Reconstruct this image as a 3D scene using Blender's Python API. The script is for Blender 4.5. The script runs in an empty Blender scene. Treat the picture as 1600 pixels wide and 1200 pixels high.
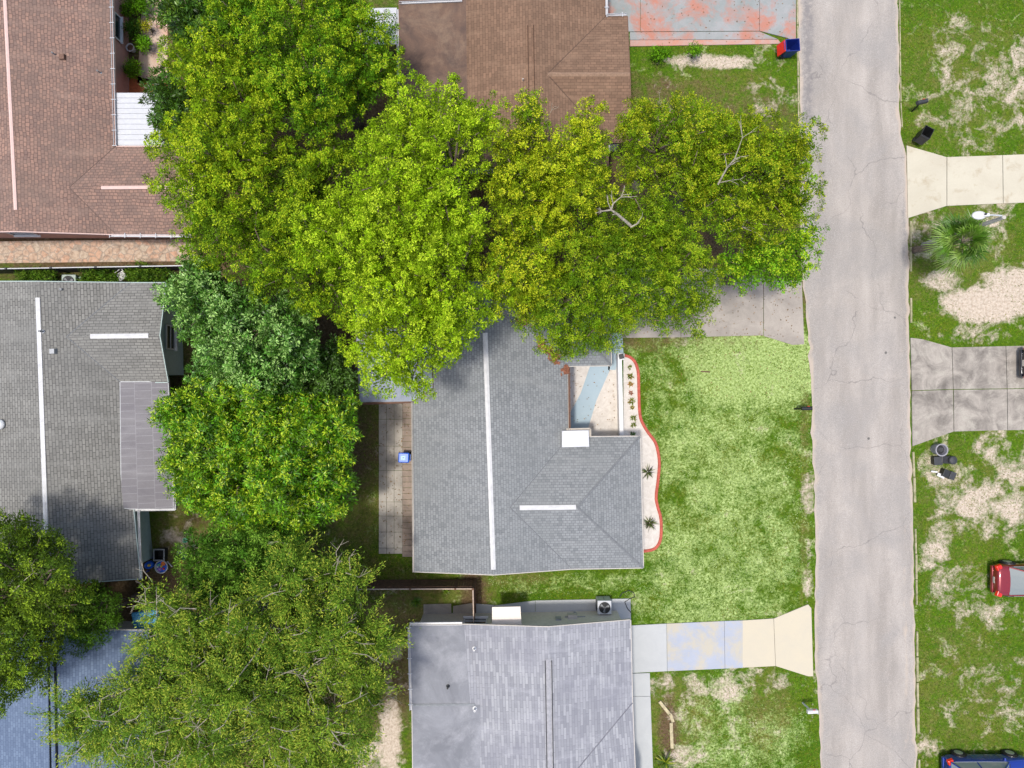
import bpy, math, random
import numpy as np
from mathutils import Vector
random.seed(7)
rng = np.random.default_rng(11)
R = math.radians
scene = bpy.context.scene
# ---------------------------------------------------------------- camera, sky, sun, exposure
H = 39.0            # height of the camera above the ground
S = 28.0            # picture elements (1600 wide) per metre on the ground
cd = bpy.data.cameras.new('camera')
cd.sensor_width = 36.0
cd.lens = 36.0 * S * H / 1600.0
cd.clip_end = 2000
cam = bpy.data.objects.new('camera', cd)
scene.collection.objects.link(cam)
cam.location = (0, 0, H)
scene.camera = cam
world = bpy.data.worlds.new('World')
scene.world = world
world.use_nodes = True
wn = world.node_tree.nodes
sky = wn.new('ShaderNodeTexSky')
sky.sky_type = 'NISHITA'
sky.sun_disc = False
SUNV = Vector((-0.19, -0.06, 1.0)).normalized()
sky.sun_elevation = math.asin(SUNV.z)
sky.sun_rotation = math.atan2(SUNV.x, SUNV.y)
sky.dust_density = 3.0
world.node_tree.links.new(sky.outputs[0], wn['Background'].inputs[0])
wn['Background'].inputs[1].default_value = 0.15
sl = bpy.data.lights.new('sun', 'SUN')
sl.energy = 2.25
sl.angle = R(5.0)
sl.color = (1.0, 0.955, 0.885)
sun = bpy.data.objects.new('sun', sl)
scene.collection.objects.link(sun)
sun.rotation_euler = SUNV.to_track_quat('Z', 'Y').to_euler()
scene.view_settings.view_transform = 'Standard'
scene.view_settings.look = 'None'
scene.view_settings.exposure = 0.58
scene.view_settings.gamma = 1.0

# ---------------------------------------------------------------- helpers
def P(px, py, h=0.0):
    k = (H - h) / H / S
    return ((px - 800) * k, (600 - py) * k, h)

def link(o):
    scene.collection.objects.link(o)
    return o

ORG = {}
def thing(name, label, cat, loc=(0, 0, 0), rotz=0.0, group=None):
    o = link(bpy.data.objects.new(name, None))
    o.location = loc
    o.rotation_euler = (0, 0, rotz)
    o.empty_display_size = 0.2
    o['label'] = label
    o['category'] = cat
    if group: o['group'] = group
    ORG[o.name] = Vector(loc)
    return o

def tag(o, label, cat, group=None):
    o['label'] = label; o['category'] = cat
    if group: o['group'] = group
    return o

def copy_tree(o, parent=None):
    c = link(o.copy())
    c.parent = parent
    for ch in list(o.children): copy_tree(ch, c)
    return c

class MB:
    def __init__(s): s.v = []; s.f = []; s.m = []; s.cur = 0; s.uv = None
    def add(s, vs, fs):
        b = len(s.v)
        s.v += [tuple(v) for v in vs]
        for f in fs:
            s.f.append([b + i for i in f]); s.m.append(s.cur)
        return s
    def box(s, c, d, rz=0.0, taper=1.0, rx=0.0):
        vs = []
        for z in (-1, 1):
            t = taper if z > 0 else 1.0
            for x, y in ((-1, -1), (1, -1), (1, 1), (-1, 1)):
                p = Vector((x * d[0] / 2 * t, y * d[1] / 2 * t, z * d[2] / 2))
                if rx: p = Vector((p.x, p.y * math.cos(rx) - p.z * math.sin(rx), p.y * math.sin(rx) + p.z * math.cos(rx)))
                vs.append((c[0] + p.x * math.cos(rz) - p.y * math.sin(rz), c[1] + p.x * math.sin(rz) + p.y * math.cos(rz), c[2] + p.z))
        return s.add(vs, [(3, 2, 1, 0), (4, 5, 6, 7), (0, 1, 5, 4), (1, 2, 6, 5), (2, 3, 7, 6), (3, 0, 4, 7)])
    def beam(s, a, b, w, h, dz=0.0):
        a = Vector(a); b = Vector(b); d = b - a
        n = Vector((-d.y, d.x, 0)); n.normalize(); n *= w / 2
        up = Vector((0, 0, h))
        lo = Vector((0, 0, dz))
        vs = [a - n + lo, b - n + lo, b + n + lo, a + n + lo]
        vs += [v + up for v in vs]
        return s.add(vs, [(3, 2, 1, 0), (4, 5, 6, 7), (0, 1, 5, 4), (1, 2, 6, 5), (2, 3, 7, 6), (3, 0, 4, 7)])
    def prism(s, poly, z0, z1):
        n = len(poly)
        a = sum(poly[i][0] * poly[(i + 1) % n][1] - poly[(i + 1) % n][0] * poly[i][1] for i in range(n))
        if a < 0: poly = poly[::-1]
        vs = [(p[0], p[1], z0) for p in poly] + [(p[0], p[1], z1) for p in poly]
        fs = [tuple(range(n, 2 * n))] + [(i, (i + 1) % n, n + (i + 1) % n, n + i) for i in range(n)]
        return s.add(vs, fs)
    def tube(s, pts, rad, n=6, cap=True):
        pts = [Vector(p) for p in pts]
        if not hasattr(rad, '__len__'): rad = [rad] * len(pts)
        vs = []; fs = []
        for i, p in enumerate(pts):
            d = (pts[min(i + 1, len(pts) - 1)] - pts[max(i - 1, 0)])
            if d.length < 1e-6: d = Vector((0, 0, 1))
            d.normalize()
            a = Vector((0, 0, 1)) if abs(d.z) < .9 else Vector((1, 0, 0))
            u = d.cross(a).normalized(); w = d.cross(u)
            for k in range(n):
                t = 2 * math.pi * k / n
                vs.append(p + (u * math.cos(t) + w * math.sin(t)) * rad[i])
        for i in range(len(pts) - 1):
            for k in range(n):
                k2 = (k + 1) % n
                fs.append((i * n + k, i * n + k2, (i + 1) * n + k2, (i + 1) * n + k))
        if cap:
            fs.append(tuple(range(n))[::-1]); fs.append(tuple(range((len(pts) - 1) * n, len(pts) * n)))
        return s.add(vs, fs)
    def lathe(s, c, prof, n=20, rz=0, sx=1, sy=1):
        vs = []; fs = []
        for r, z in prof:
            for k in range(n):
                t = 2 * math.pi * k / n
                vs.append((c[0] + r * math.cos(t) * sx, c[1] + r * math.sin(t) * sy, c[2] + z))
        m = len(prof)
        for i in range(m - 1):
            for k in range(n):
                k2 = (k + 1) % n
                fs.append((i * n + k, i * n + k2, (i + 1) * n + k2, (i + 1) * n + k))
        fs.append(tuple(range(n))[::-1]); fs.append(tuple(range((m - 1) * n, m * n)))
        return s.add(vs, fs)
    def build(s, name, mats, parent=None, local=False, smooth=False, kind=None, loc=None):
        me = bpy.data.meshes.new(name)
        off = Vector((0, 0, 0))
        if parent is not None and not local: off = ORG[parent.name]
        if loc is not None: off = Vector(loc)
        me.from_pydata([Vector(v) - off for v in s.v], [], s.f)
        if not isinstance(mats, (list, tuple)): mats = [mats]
        for m in mats: me.materials.append(m)
        if len(mats) > 1: me.polygons.foreach_set('material_index', s.m)
        if s.uv:
            uvl = me.uv_layers.new(name='UVMap')
            for poly in me.polygons:
                for li in poly.loop_indices: uvl.data[li].uv = s.uv[poly.index][li - poly.loop_start]
        if smooth: me.polygons.foreach_set('use_smooth', [True] * len(me.polygons))
        me.update()
        o = link(bpy.data.objects.new(name, me))
        if parent is not None:
            o.parent = parent
            ORG[o.name] = ORG[parent.name]
        elif loc is not None:
            o.location = loc; ORG[o.name] = Vector(loc)
        else: ORG[o.name] = Vector((0, 0, 0))
        if kind: o['kind'] = kind
        return o

def bevel(o, w=0.02, seg=2):
    m = o.modifiers.new('bevel', 'BEVEL'); m.width = w; m.segments = seg; m.limit_method = 'ANGLE'
    return o
def subd(o, lv=2):
    m = o.modifiers.new('sub', 'SUBSURF'); m.levels = lv; m.render_levels = lv
    return o

# ---------------------------------------------------------------- node helpers
def nd(nt, typ, props=None, **ins):
    n = nt.nodes.new(typ)
    for k, v in (props or {}).items(): setattr(n, k, v)
    for k, v in ins.items():
        key = int(k[1:]) if k[0] == 'i' and k[1:].isdigit() else k.replace('_', ' ')
        sk = n.inputs[key]
        if isinstance(v, bpy.types.NodeSocket): nt.links.new(v, sk)
        else:
            if isinstance(v, (tuple, list)) and len(v) == 3 and sk.type == 'RGBA': v = tuple(v) + (1,)
            sk.default_value = v
    return n
def math_(nt, op, a, b=0.5, clamp=False):
    return nd(nt, 'ShaderNodeMath', {'operation': op, 'use_clamp': clamp}, i0=a, i1=b).outputs[0]
def mix(nt, f, a, b, mode='MIX'):
    n = nd(nt, 'ShaderNodeMix', {'data_type': 'RGBA', 'blend_type': mode})
    for k, v in ((0, f), (6, a), (7, b)):
        if isinstance(v, bpy.types.NodeSocket): nt.links.new(v, n.inputs[k])
        else: n.inputs[k].default_value = v if k == 0 else (tuple(v) + (1,))[:4]
    return n.outputs[2]
def noise(nt, vec, scale, detail=4, rough=0.6, dist=0.0, w=None):
    n = nd(nt, 'ShaderNodeTexNoise', None, Scale=scale, Detail=detail, Roughness=rough, Distortion=dist)
    if vec is not None: nt.links.new(vec, n.inputs['Vector'])
    return n.outputs[0]
def rng_(nt, v, a, b, c=0.0, d=1.0):
    return nd(nt, 'ShaderNodeMapRange', {'clamp': True}, Value=v, From_Min=a, From_Max=b, To_Min=c, To_Max=d).outputs[0]
def scalev(nt, v, s, off=(0, 0, 0)):
    n = nd(nt, 'ShaderNodeMapping'); nt.links.new(v, n.inputs[0])
    n.inputs['Scale'].default_value = s; n.inputs['Location'].default_value = off
    return n.outputs[0]
def newmat(name):
    m = bpy.data.materials.new(name); m.use_nodes = True
    return m, m.node_tree, m.node_tree.nodes['Principled BSDF']
def setb(bs, **k):
    for a, v in k.items():
        a = a.replace('_', ' ')
        if isinstance(v, bpy.types.NodeSocket): bs.id_data.links.new(v, bs.inputs[a])
        else:
            if isinstance(v, (tuple, list)) and len(v) == 3: v = tuple(v) + (1,)
            bs.inputs[a].default_value = v
def bump(nt, h, strength=0.4, dist=0.02):
    return nd(nt, 'ShaderNodeBump', None, Strength=strength, Distance=dist, Height=h).outputs[0]
def plain(name, col, rough=0.6, metal=0.0, var=0.12, scale=6.0, coat=0.0, spec=0.5):
    m, nt, bs = newmat(name)
    g = nt.nodes.new('ShaderNodeNewGeometry').outputs['Position']
    n1 = noise(nt, g, scale, 5, 0.65)
    dark = tuple(c * (1 - var * 1.6) for c in col); lite = tuple(min(1, c * (1 + var)) for c in col)
    c = mix(nt, rng_(nt, n1, 0.3, 0.7), dark, lite)
    setb(bs, Base_Color=c, Roughness=rough, Metallic=metal, Coat_Weight=coat, Specular_IOR_Level=spec)
    return m

def roofmat(name, c1, c2, mortar, row=0.145, width=0.3, wob=0.0, stain=None, stainamt=0.3, msize=0.012, light=None, bias=0.0, squash=1.0, sc=0.35):
    m, nt, bs = newmat(name)
    uv = nt.nodes.new('ShaderNodeTexCoord').outputs['UV']
    pos = nt.nodes.new('ShaderNodeNewGeometry').outputs['Position']
    v = uv
    if wob:
        nn = nd(nt, 'ShaderNodeTexNoise', None, Scale=1.6, Detail=2.0, Vector=pos)
        sub = nd(nt, 'ShaderNodeVectorMath', {'operation': 'SUBTRACT'}, i0=nn.outputs[1], i1=(0.5, 0.5, 0.5)).outputs[0]
        sc2 = nd(nt, 'ShaderNodeVectorMath', {'operation': 'SCALE'}, i0=sub); sc2.inputs['Scale'].default_value = wob
        v = nd(nt, 'ShaderNodeVectorMath', {'operation': 'ADD'}, i0=uv, i1=sc2.outputs[0]).outputs[0]
    br = nd(nt, 'ShaderNodeTexBrick', {'offset': 0.37, 'offset_frequency': 2, 'squash': squash}, Vector=v, Color1=c1, Color2=c2, Mortar=mortar,
            Scale=1.0, Mortar_Size=msize, Mortar_Smooth=0.3, Bias=bias, Brick_Width=width, Row_Height=row)
    col = br.outputs[0]
    big = noise(nt, pos, sc, 6, 0.62, 0.6)
    col = mix(nt, rng_(nt, big, 0.35, 0.65, 0, stainamt), col, stain or mortar)
    if light:
        st = noise(nt, scalev(nt, pos, (0.35, 1.6, 1), (3, 7, 0)), 0.9, 5, 0.7, 0.5)
        col = mix(nt, rng_(nt, st, 0.5, 0.78, 0, 0.55), col, light)
    gr = noise(nt, pos, 22, 3, 0.7)
    col = mix(nt, rng_(nt, gr, 0.3, 0.7, 0.0, 0.30), col, tuple(c * 0.45 for c in c1))
    setb(bs, Base_Color=col, Roughness=0.92, Specular_IOR_Level=0.2, Normal=bump(nt, br.outputs[1], -0.5, 0.02))
    return m

def concrete(name, col, dark, stainscale=0.5, amt=0.6, extra=None, extra_amt=0.7, extra_scale=0.8, thr=0.52):
    m, nt, bs = newmat(name)
    pos = nt.nodes.new('ShaderNodeNewGeometry').outputs['Position']
    a = noise(nt, pos, stainscale, 7, 0.68, 0.8)
    b = noise(nt, pos, 14, 4, 0.7)
    c = mix(nt, rng_(nt, a, 0.38, 0.68, 0, amt), col, dark)
    if extra:
        e = noise(nt, scalev(nt, pos, (1, 1, 1), (13, 5, 0)), extra_scale, 7, 0.72, 0.3)
        c = mix(nt, rng_(nt, e, thr - .07, thr + .09, 0, extra_amt), c, extra)
    c = mix(nt, rng_(nt, b, 0.32, 0.7, 0, 0.28), c, dark)
    setb(bs, Base_Color=c, Roughness=0.9, Specular_IOR_Level=0.25, Normal=bump(nt, b, 0.25, 0.01))
    return m

M = {}
M['white'] = plain('white_paint', (0.60, 0.595, 0.59), 0.45, var=0.05)
M['whitemetal'] = plain('white_metal', (0.46, 0.47, 0.49), 0.35, 0.0, var=0.06)
M['offwhite'] = plain('offwhite', (0.46, 0.42, 0.37), 0.6, var=0.08)
M['cream'] = plain('cream_wall', (0.64, 0.58, 0.48), 0.8, var=0.08)
M['pinkwall'] = plain('pink_wall', (0.46, 0.25, 0.20), 0.85, var=0.08)
M['pinkstrip'] = plain('pink_strip', (0.60, 0.42, 0.37), 0.6, var=0.05)
M['teal'] = plain('teal_wall', (0.36, 0.44, 0.415), 0.85, var=0.08)
M['brown'] = plain('brown_trim', (0.14, 0.075, 0.05), 0.8, var=0.2)
M['rust'] = plain('rust_leaves', (0.23, 0.09, 0.05), 0.95, var=0.4, scale=14)
M['black'] = plain('black_plastic', (0.012, 0.013, 0.014), 0.5, var=0.2)
M['darkgrey'] = plain('dark_grey', (0.032, 0.034, 0.038), 0.6, var=0.2)
M['grey'] = plain('grey_metal', (0.28, 0.29, 0.30), 0.5, 0.2, var=0.1)
M['wood'] = plain('grey_wood', (0.25, 0.22, 0.19), 0.9, var=0.2, scale=10)
M['fence'] = plain('fence_wood', (0.12, 0.065, 0.04), 0.9, var=0.35, scale=7)
M['fencetop'] = plain('fence_top', (0.42, 0.33, 0.26), 0.9, var=0.2, scale=7)
M['glass'] = plain('window_glass', (0.02, 0.03, 0.035), 0.08, 0.0, var=0.05, spec=0.8)
M['blue'] = plain('blue_plastic', (0.010, 0.11, 0.60), 0.4, var=0.12)
M['navy'] = plain('navy_plastic', (0.008, 0.022, 0.19), 0.4, var=0.12)
M['liteblue'] = plain('light_blue_plastic', (0.28, 0.48, 0.85), 0.45, var=0.06)
M['red'] = plain('red_plastic', (0.6, 0.02, 0.012), 0.45, var=0.12)
M['orange'] = plain('orange_plastic', (0.7, 0.16, 0.02), 0.5, var=0.1)
M['yellow'] = plain('yellow_plastic', (0.75, 0.5, 0.06), 0.5, var=0.1)
M['green'] = plain('green_plastic', (0.15, 0.5, 0.3), 0.5, var=0.1)
M['purple'] = plain('purple_plastic', (0.3, 0.16, 0.5), 0.5, var=0.1)
M['tire'] = plain('tyre_rubber', (0.012, 0.012, 0.012), 0.8, var=0.1)
M['rim'] = plain('alloy', (0.5, 0.5, 0.5), 0.3, 0.6, var=0.1)
M['carred'] = plain('red_car_paint', (0.22, 0.010, 0.018), 0.28, 0.3, var=0.03, coat=1.0)
M['carblue'] = plain('blue_car_paint', (0.006, 0.03, 0.26), 0.25, 0.35, var=0.03, coat=1.0)
M['cardark'] = plain('dark_car_paint', (0.008, 0.010, 0.018), 0.25, 0.3, var=0.03, coat=1.0)
M['taillight'] = plain('tail_light', (0.65, 0.02, 0.01), 0.2, var=0.05, coat=0.6)
M['rededge'] = plain('red_kerb', (0.42, 0.085, 0.055), 0.8, var=0.18, scale=5)
M['terracotta'] = plain('terracotta', (0.5, 0.14, 0.05), 0.8, var=0.2, scale=5)
M['acgreen'] = plain('grey_green_metal', (0.30, 0.36, 0.32), 0.5, var=0.06)
M['bark'] = plain('bark', (0.16, 0.12, 0.09), 0.95, var=0.35, scale=9)
M['barkpale'] = plain('pale_bark', (0.33, 0.29, 0.23), 0.9, var=0.3, scale=8)
M['tarp'] = plain('blue_tarp', (0.05, 0.25, 0.45), 0.6, var=0.2, scale=3)
M['edging'] = plain('timber_edging', (0.42, 0.36, 0.22), 0.9, var=0.25, scale=6)
M['block'] = plain('concrete_block', (0.38, 0.33, 0.30), 0.9, var=0.2, scale=6)
M['mud'] = plain('brown_mulch', (0.17, 0.085, 0.05), 0.95, var=0.45, scale=5)

M['roofA'] = roofmat('brown_pink_shingles', (0.33, 0.20, 0.15), (0.19, 0.128, 0.108), (0.105, 0.068, 0.06), row=0.16, width=0.22, wob=0.22, stain=(0.15, 0.115, 0.095), stainamt=0.45, msize=0.02, light=(.34, .235, .185))
M['roofB'] = roofmat('brown_shingles', (0.245, 0.150, 0.100), (0.165, 0.103, 0.070), (0.10, 0.063, 0.042), row=0.15, width=0.3, stain=(0.10, 0.065, 0.045), stainamt=0.4, light=(0.33, 0.215, 0.145))
M['roofC'] = roofmat('warm_grey_shingles', (0.25, 0.243, 0.22), (0.175, 0.17, 0.153), (0.07, 0.067, 0.064), row=0.15, width=0.32, wob=0.05, stain=(0.14, 0.14, 0.135), stainamt=0.4, msize=0.018, light=(.27, .265, .245))
M['roofD'] = roofmat('blue_grey_shingles', (0.25, 0.26, 0.265), (0.10, 0.108, 0.115), (0.10, 0.108, 0.112), row=0.14, width=0.21, wob=0.03, stain=(0.17, 0.18, 0.18), stainamt=0.5, bias=-0.45, light=(.28, .285, .28))
M['roofE'] = roofmat('pale_grey_shingles', (0.37, 0.375, 0.39), (0.215, 0.22, 0.24), (0.17, 0.17, 0.19), row=0.15, width=0.6, stain=(0.20, 0.20, 0.235), stainamt=0.5, light=(0.42, 0.42, 0.45))
M['roofF'] = roofmat('blue_shingles', (0.155, 0.205, 0.29), (0.095, 0.13, 0.20), (0.065, 0.09, 0.15), row=0.14, width=0.25, stain=(0.12, 0.16, 0.23), stainamt=0.3)
M['flatB'] = concrete('brown_flat_roof', (0.16, 0.10, 0.07), (0.07, 0.05, 0.045), 0.6, 0.9, extra=(0.27, 0.19, 0.13), extra_scale=0.5, extra_amt=.5, thr=.56)
M['flatC'] = roofmat('streaked_porch_roof', (0.215, 0.205, 0.21), (0.19, 0.18, 0.19), (0.30, 0.29, 0.30), row=0.86, width=0.39, stain=(0.13, 0.12, 0.13), stainamt=0.5, msize=0.018, light=(.29,.28,.285))
M['flatD'] = concrete('blue_grey_flat_roof', (0.33, 0.36, 0.41), (0.15, 0.17, 0.21), 0.5, 0.9)
M['flatE'] = concrete('grey_flat_roof', (0.245, 0.25, 0.27), (0.15, 0.155, 0.17), 0.45, 0.9, extra=(0.38, 0.38, 0.40), extra_scale=0.5, extra_amt=.5, thr=.58)
M['driveA'] = concrete('cream_concrete', (0.49, 0.455, 0.36), (0.39, 0.35, 0.27), 0.5, 0.5, extra=(0.30, 0.23, 0.14), extra_scale=1.2, extra_amt=0.6, thr=0.60)
M['driveB'] = concrete('stained_grey_concrete', (0.36, 0.325, 0.28), (0.135, 0.12, 0.105), 0.9, 1.0, extra=(0.42, 0.39, 0.33), extra_scale=1.1, thr=.58)
M['driveC'] = concrete('taupe_concrete', (0.37, 0.33, 0.285), (0.22, 0.195, 0.17), 0.7, 0.8)
M['painted'] = concrete('red_grey_painted_concrete', (0.30, 0.30, 0.30), (0.19, 0.22, 0.21), 0.6, 0.8, extra=(0.44, 0.15, 0.09), extra_scale=0.55, extra_amt=0.85, thr=0.52)
M['redstrip'] = concrete('red_painted_strip', (0.45, 0.20, 0.14), (0.36, 0.31, 0.29), 1.2, 0.9)
M['pad1'] = concrete('pale_blue_concrete', (0.42, 0.43, 0.425), (0.34, 0.35, 0.355), 0.8, 0.5)
M['pad2'] = concrete('blue_grey_flaking', (0.31, 0.335, 0.385), (0.36, 0.385, 0.45), 0.8, 0.5, extra=(0.44, 0.385, 0.26), extra_scale=0.9, extra_amt=0.8, thr=0.50)
M['pad3'] = concrete('cream_pad', (0.49, 0.435, 0.325), (0.43, 0.395, 0.32), 0.8, 0.5)
M['patio'] = concrete('weathered_slabs', (0.46, 0.42, 0.36), (0.22, 0.20, 0.175), 0.55, 0.9)
M['brickstrip'] = concrete('brown_pavers', (0.33, 0.26, 0.21), (0.18, 0.145, 0.12), 1.2, 0.9)
M['gravel'] = concrete('white_gravel', (0.60, 0.56, 0.51), (0.40, 0.35, 0.30), 3.5, 0.6)
M['blueway'] = concrete('pale_blue_painted_path', (0.34, 0.42, 0.46), (0.28, 0.36, 0.41), 0.8, 0.6)
M['hipA'] = plain('brown_valley', (.12, .08, .065), .9); M['hipB'] = plain('brown_valley_b', (.10, .062, .042), .9); M['ridgeB'] = plain('tan_ridge', (.235, .15, .10), .9, var=.2, scale=9); M['hipcapE2'] = plain('grey_valley', (.16, .16, .18), .9)
M['whitecap'] = plain('white_ridge_metal', (.52, .515, .51), .5, var=.10, scale=3)
M['palepole'] = plain('pale_concrete_pole', (.42, .39, .36), .8, var=.12)
M['hipcap'] = plain('grey_hip_cap', (.15, .157, .163), .9, var=.15, scale=9)
M['hipcapE'] = plain('pale_ridge_cap', (.30, .30, .32), .9, var=.15, scale=5)
M['stone'] = None

def stone_mat():
    m, nt, bs = newmat('crazy_paving')
    pos = nt.nodes.new('ShaderNodeNewGeometry').outputs['Position']
    vo = nd(nt, 'ShaderNodeTexVoronoi', {'feature': 'F1'}, Vector=pos, Scale=2.6)
    ve = nd(nt, 'ShaderNodeTexVoronoi', {'feature': 'DISTANCE_TO_EDGE'}, Vector=pos, Scale=2.6)
    c = mix(nt, nd(nt, 'ShaderNodeSeparateColor', None, Color=vo.outputs['Color']).outputs[0], (0.50, 0.30, 0.20), (0.46, 0.38, 0.29))
    c = mix(nt, rng_(nt, ve.outputs[0], 0.02, 0.09, 1, 0), c, (0.30, 0.25, 0.20))
    n2 = noise(nt, pos, 5, 6, 0.75)
    c = mix(nt, rng_(nt, n2, 0.45, 0.65, 0, 0.8), c, (0.20, 0.13, 0.09))
    c = mix(nt, rng_(nt, noise(nt, pos, 9, 4, .7), 0.55, 0.7, 0, 0.7), c, (0.58, 0.50, 0.42))
    setb(bs, Base_Color=c, Roughness=0.95)
    return m
M['stone'] = stone_mat()

def road_mat():
    m, nt, bs = newmat('old_asphalt')
    pos = nt.nodes.new('ShaderNodeNewGeometry').outputs['Position']
    a = noise(nt, scalev(nt, pos, (1.0, 0.18, 1)), 0.9, 5, 0.6)
    c = mix(nt, rng_(nt, a, 0.35, 0.65), (0.275, 0.248, 0.218), (0.41, 0.37, 0.328))
    b = noise(nt, pos, 0.35, 6, 0.65, 0.5)
    c = mix(nt, rng_(nt, b, 0.42, 0.66, 0, 0.75), c, (0.27, 0.255, 0.238))
    sp = noise(nt, pos, 17, 3, 0.8)
    c = mix(nt, rng_(nt, sp, 0.35, 0.75, 0, 0.6), c, (0.17, 0.152, 0.14))
    sp2 = noise(nt, pos, 30, 2, 0.8)
    c = mix(nt, rng_(nt, sp2, 0.5, 0.8, 0, 0.5), c, (0.6, 0.56, 0.53))
    # thin wandering cracks
    wv = nd(nt, 'ShaderNodeTexNoise', None, Scale=0.7, Detail=5.0, Vector=pos)
    off = nd(nt, 'ShaderNodeVectorMath', {'operation': 'SCALE'}, i0=wv.outputs[1]); off.inputs['Scale'].default_value = 1.3
    pv = nd(nt, 'ShaderNodeVectorMath', {'operation': 'ADD'}, i0=pos, i1=off.outputs[0]).outputs[0]
    ve = nd(nt, 'ShaderNodeTexVoronoi', {'feature': 'DISTANCE_TO_EDGE'}, Vector=pv, Scale=0.21)
    cr = rng_(nt, ve.outputs[0], 0.0008, 0.005, 1, 0)
    cm = rng_(nt, noise(nt, pos, 0.45, 3, 0.5), 0.38, 0.55)
    c = mix(nt, math_(nt, 'MULTIPLY', math_(nt, 'MULTIPLY', cr, cm), 0.6), c, (0.15, 0.135, 0.13))
    # tar spots
    vs = nd(nt, 'ShaderNodeTexVoronoi', {'feature': 'F1'}, Vector=pos, Scale=0.55)
    c = mix(nt, rng_(nt, vs.outputs[0], 0.03, 0.05, 0.9, 0), c, (0.10, 0.095, 0.09))
    # sandy margins held in the 'edge' attribute
    at = nd(nt, 'ShaderNodeAttribute', {'attribute_name': 'edge'}).outputs['Fac']
    en = noise(nt, scalev(nt, pos, (1, 0.35, 1)), 1.6, 5, 0.7)
    ef = rng_(nt, math_(nt, 'ADD', at, math_(nt, 'MULTIPLY', math_(nt, 'SUBTRACT', en, 0.5), 1.5)), 0.62, 0.95)
    c = mix(nt, math_(nt, 'MULTIPLY', ef, 0.75), c, (0.43, 0.355, 0.285))
    at2 = nd(nt, 'ShaderNodeAttribute', {'attribute_name': 'grit'}).outputs['Fac']
    gn = noise(nt, pos, 3.5, 5, 0.8)
    gf = rng_(nt, math_(nt, 'ADD', at2, math_(nt, 'MULTIPLY', math_(nt, 'SUBTRACT', gn, 0.5), 1.6)), 0.5, 0.9)
    c = mix(nt, math_(nt, 'MULTIPLY', gf, 0.7), c, (0.16, 0.15, 0.15))
    setb(bs, Base_Color=c, Roughness=0.93, Specular_IOR_Level=0.2, Normal=bump(nt, sp, 0.3, 0.01))
    return m
M['road'] = road_mat()

def ground_mat():
    m, nt, bs = newmat('grass_sand_soil')
    pos = nt.nodes.new('ShaderNodeNewGeometry').outputs['Position']
    at = lambda n: nd(nt, 'ShaderNodeAttribute', {'attribute_name': n}).outputs['Fac']
    n1 = noise(nt, pos, 0.45, 5, 0.65, 0.4)
    n2 = noise(nt, pos, 2.3, 6, 0.72, 0.3)
    n3 = noise(nt, pos, 7.5, 5, 0.75)
    n4 = noise(nt, scalev(nt, pos, (1, 1, 1), (31, 17, 0)), 1.5, 7, 0.72, 0.6)
    n5 = noise(nt, scalev(nt, pos, (1, 1, 1), (5, 47, 0)), 3.2, 6, 0.75, 0.2)
    g = mix(nt, rng_(nt, n1, 0.36, 0.64), (0.052, 0.130, 0.004), (0.090, 0.178, 0.006))
    g = mix(nt, rng_(nt, n2, 0.4, 0.66, 0, 0.65), g, (0.11, 0.19, 0.008))
    n7 = noise(nt, scalev(nt, pos, (1, 1, 1), (71, 29, 0)), 0.55, 8, 0.7, 0.4)
    g = mix(nt, rng_(nt, n7, 0.47, 0.62, 0, 0.55), g, (0.135, 0.155, 0.012))
    g = mix(nt, rng_(nt, n3, 0.42, 0.62, 0.7, 0), g, (0.028, 0.065, 0.006))
    g = mix(nt, rng_(nt, n5, 0.56, 0.7, 0, 0.55), g, (0.17, 0.20, 0.065))
    def cover(a, n, k=2.2, w=0.12):
        v = math_(nt, 'ADD', a, math_(nt, 'MULTIPLY', math_(nt, 'SUBTRACT', n, 0.5), k))
        return rng_(nt, v, 0.5 - w, 0.5 + w)
    n6 = noise(nt, scalev(nt, pos, (1, 1, 1), (11, 3, 0)), 0.75, 9, 0.68, 0.5)
    nsand = math_(nt, 'ADD', math_(nt, 'MULTIPLY', n6, 0.72), math_(nt, 'MULTIPLY', n5, 0.28))
    nmix = math_(nt, 'ADD', math_(nt, 'MULTIPLY', n4, 0.6), math_(nt, 'MULTIPLY', n5, 0.4))
    dry = mix(nt, rng_(nt, n3, 0.35, 0.65), (0.10, 0.095, 0.02), (0.19, 0.17, 0.06))
    c = mix(nt, cover(at('dry'), nmix, 2.2, 0.3), g, dry)
    pale = mix(nt, rng_(nt, n3, 0.36, 0.62), (0.12, 0.18, 0.028), (0.40, 0.51, 0.19))
    npal = math_(nt, 'ADD', math_(nt, 'MULTIPLY', n6, 0.5), math_(nt, 'ADD', math_(nt, 'MULTIPLY', n2, 0.3), math_(nt, 'MULTIPLY', n3, 0.2)))
    c = mix(nt, cover(at('pale'), npal, 4.5, 0.3), c, pale)
    dirt = mix(nt, rng_(nt, n3, 0.35, 0.65), (0.065, 0.042, 0.02), (0.15, 0.105, 0.06))
    c = mix(nt, cover(at('dirt'), nmix, 1.8, 0.25), c, dirt)
    sand = mix(nt, rng_(nt, n3, 0.32, 0.6), (0.31, 0.245, 0.18), (0.54, 0.46, 0.37))
    sm = at('sand')
    c = mix(nt, cover(sm, nsand, 2.8, 0.18), c, sand)
    setb(bs, Base_Color=c, Roughness=1.0, Specular_IOR_Level=0.1, Normal=bump(nt, n3, 0.8, 0.06))
    return m
M['ground'] = ground_mat()

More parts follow.
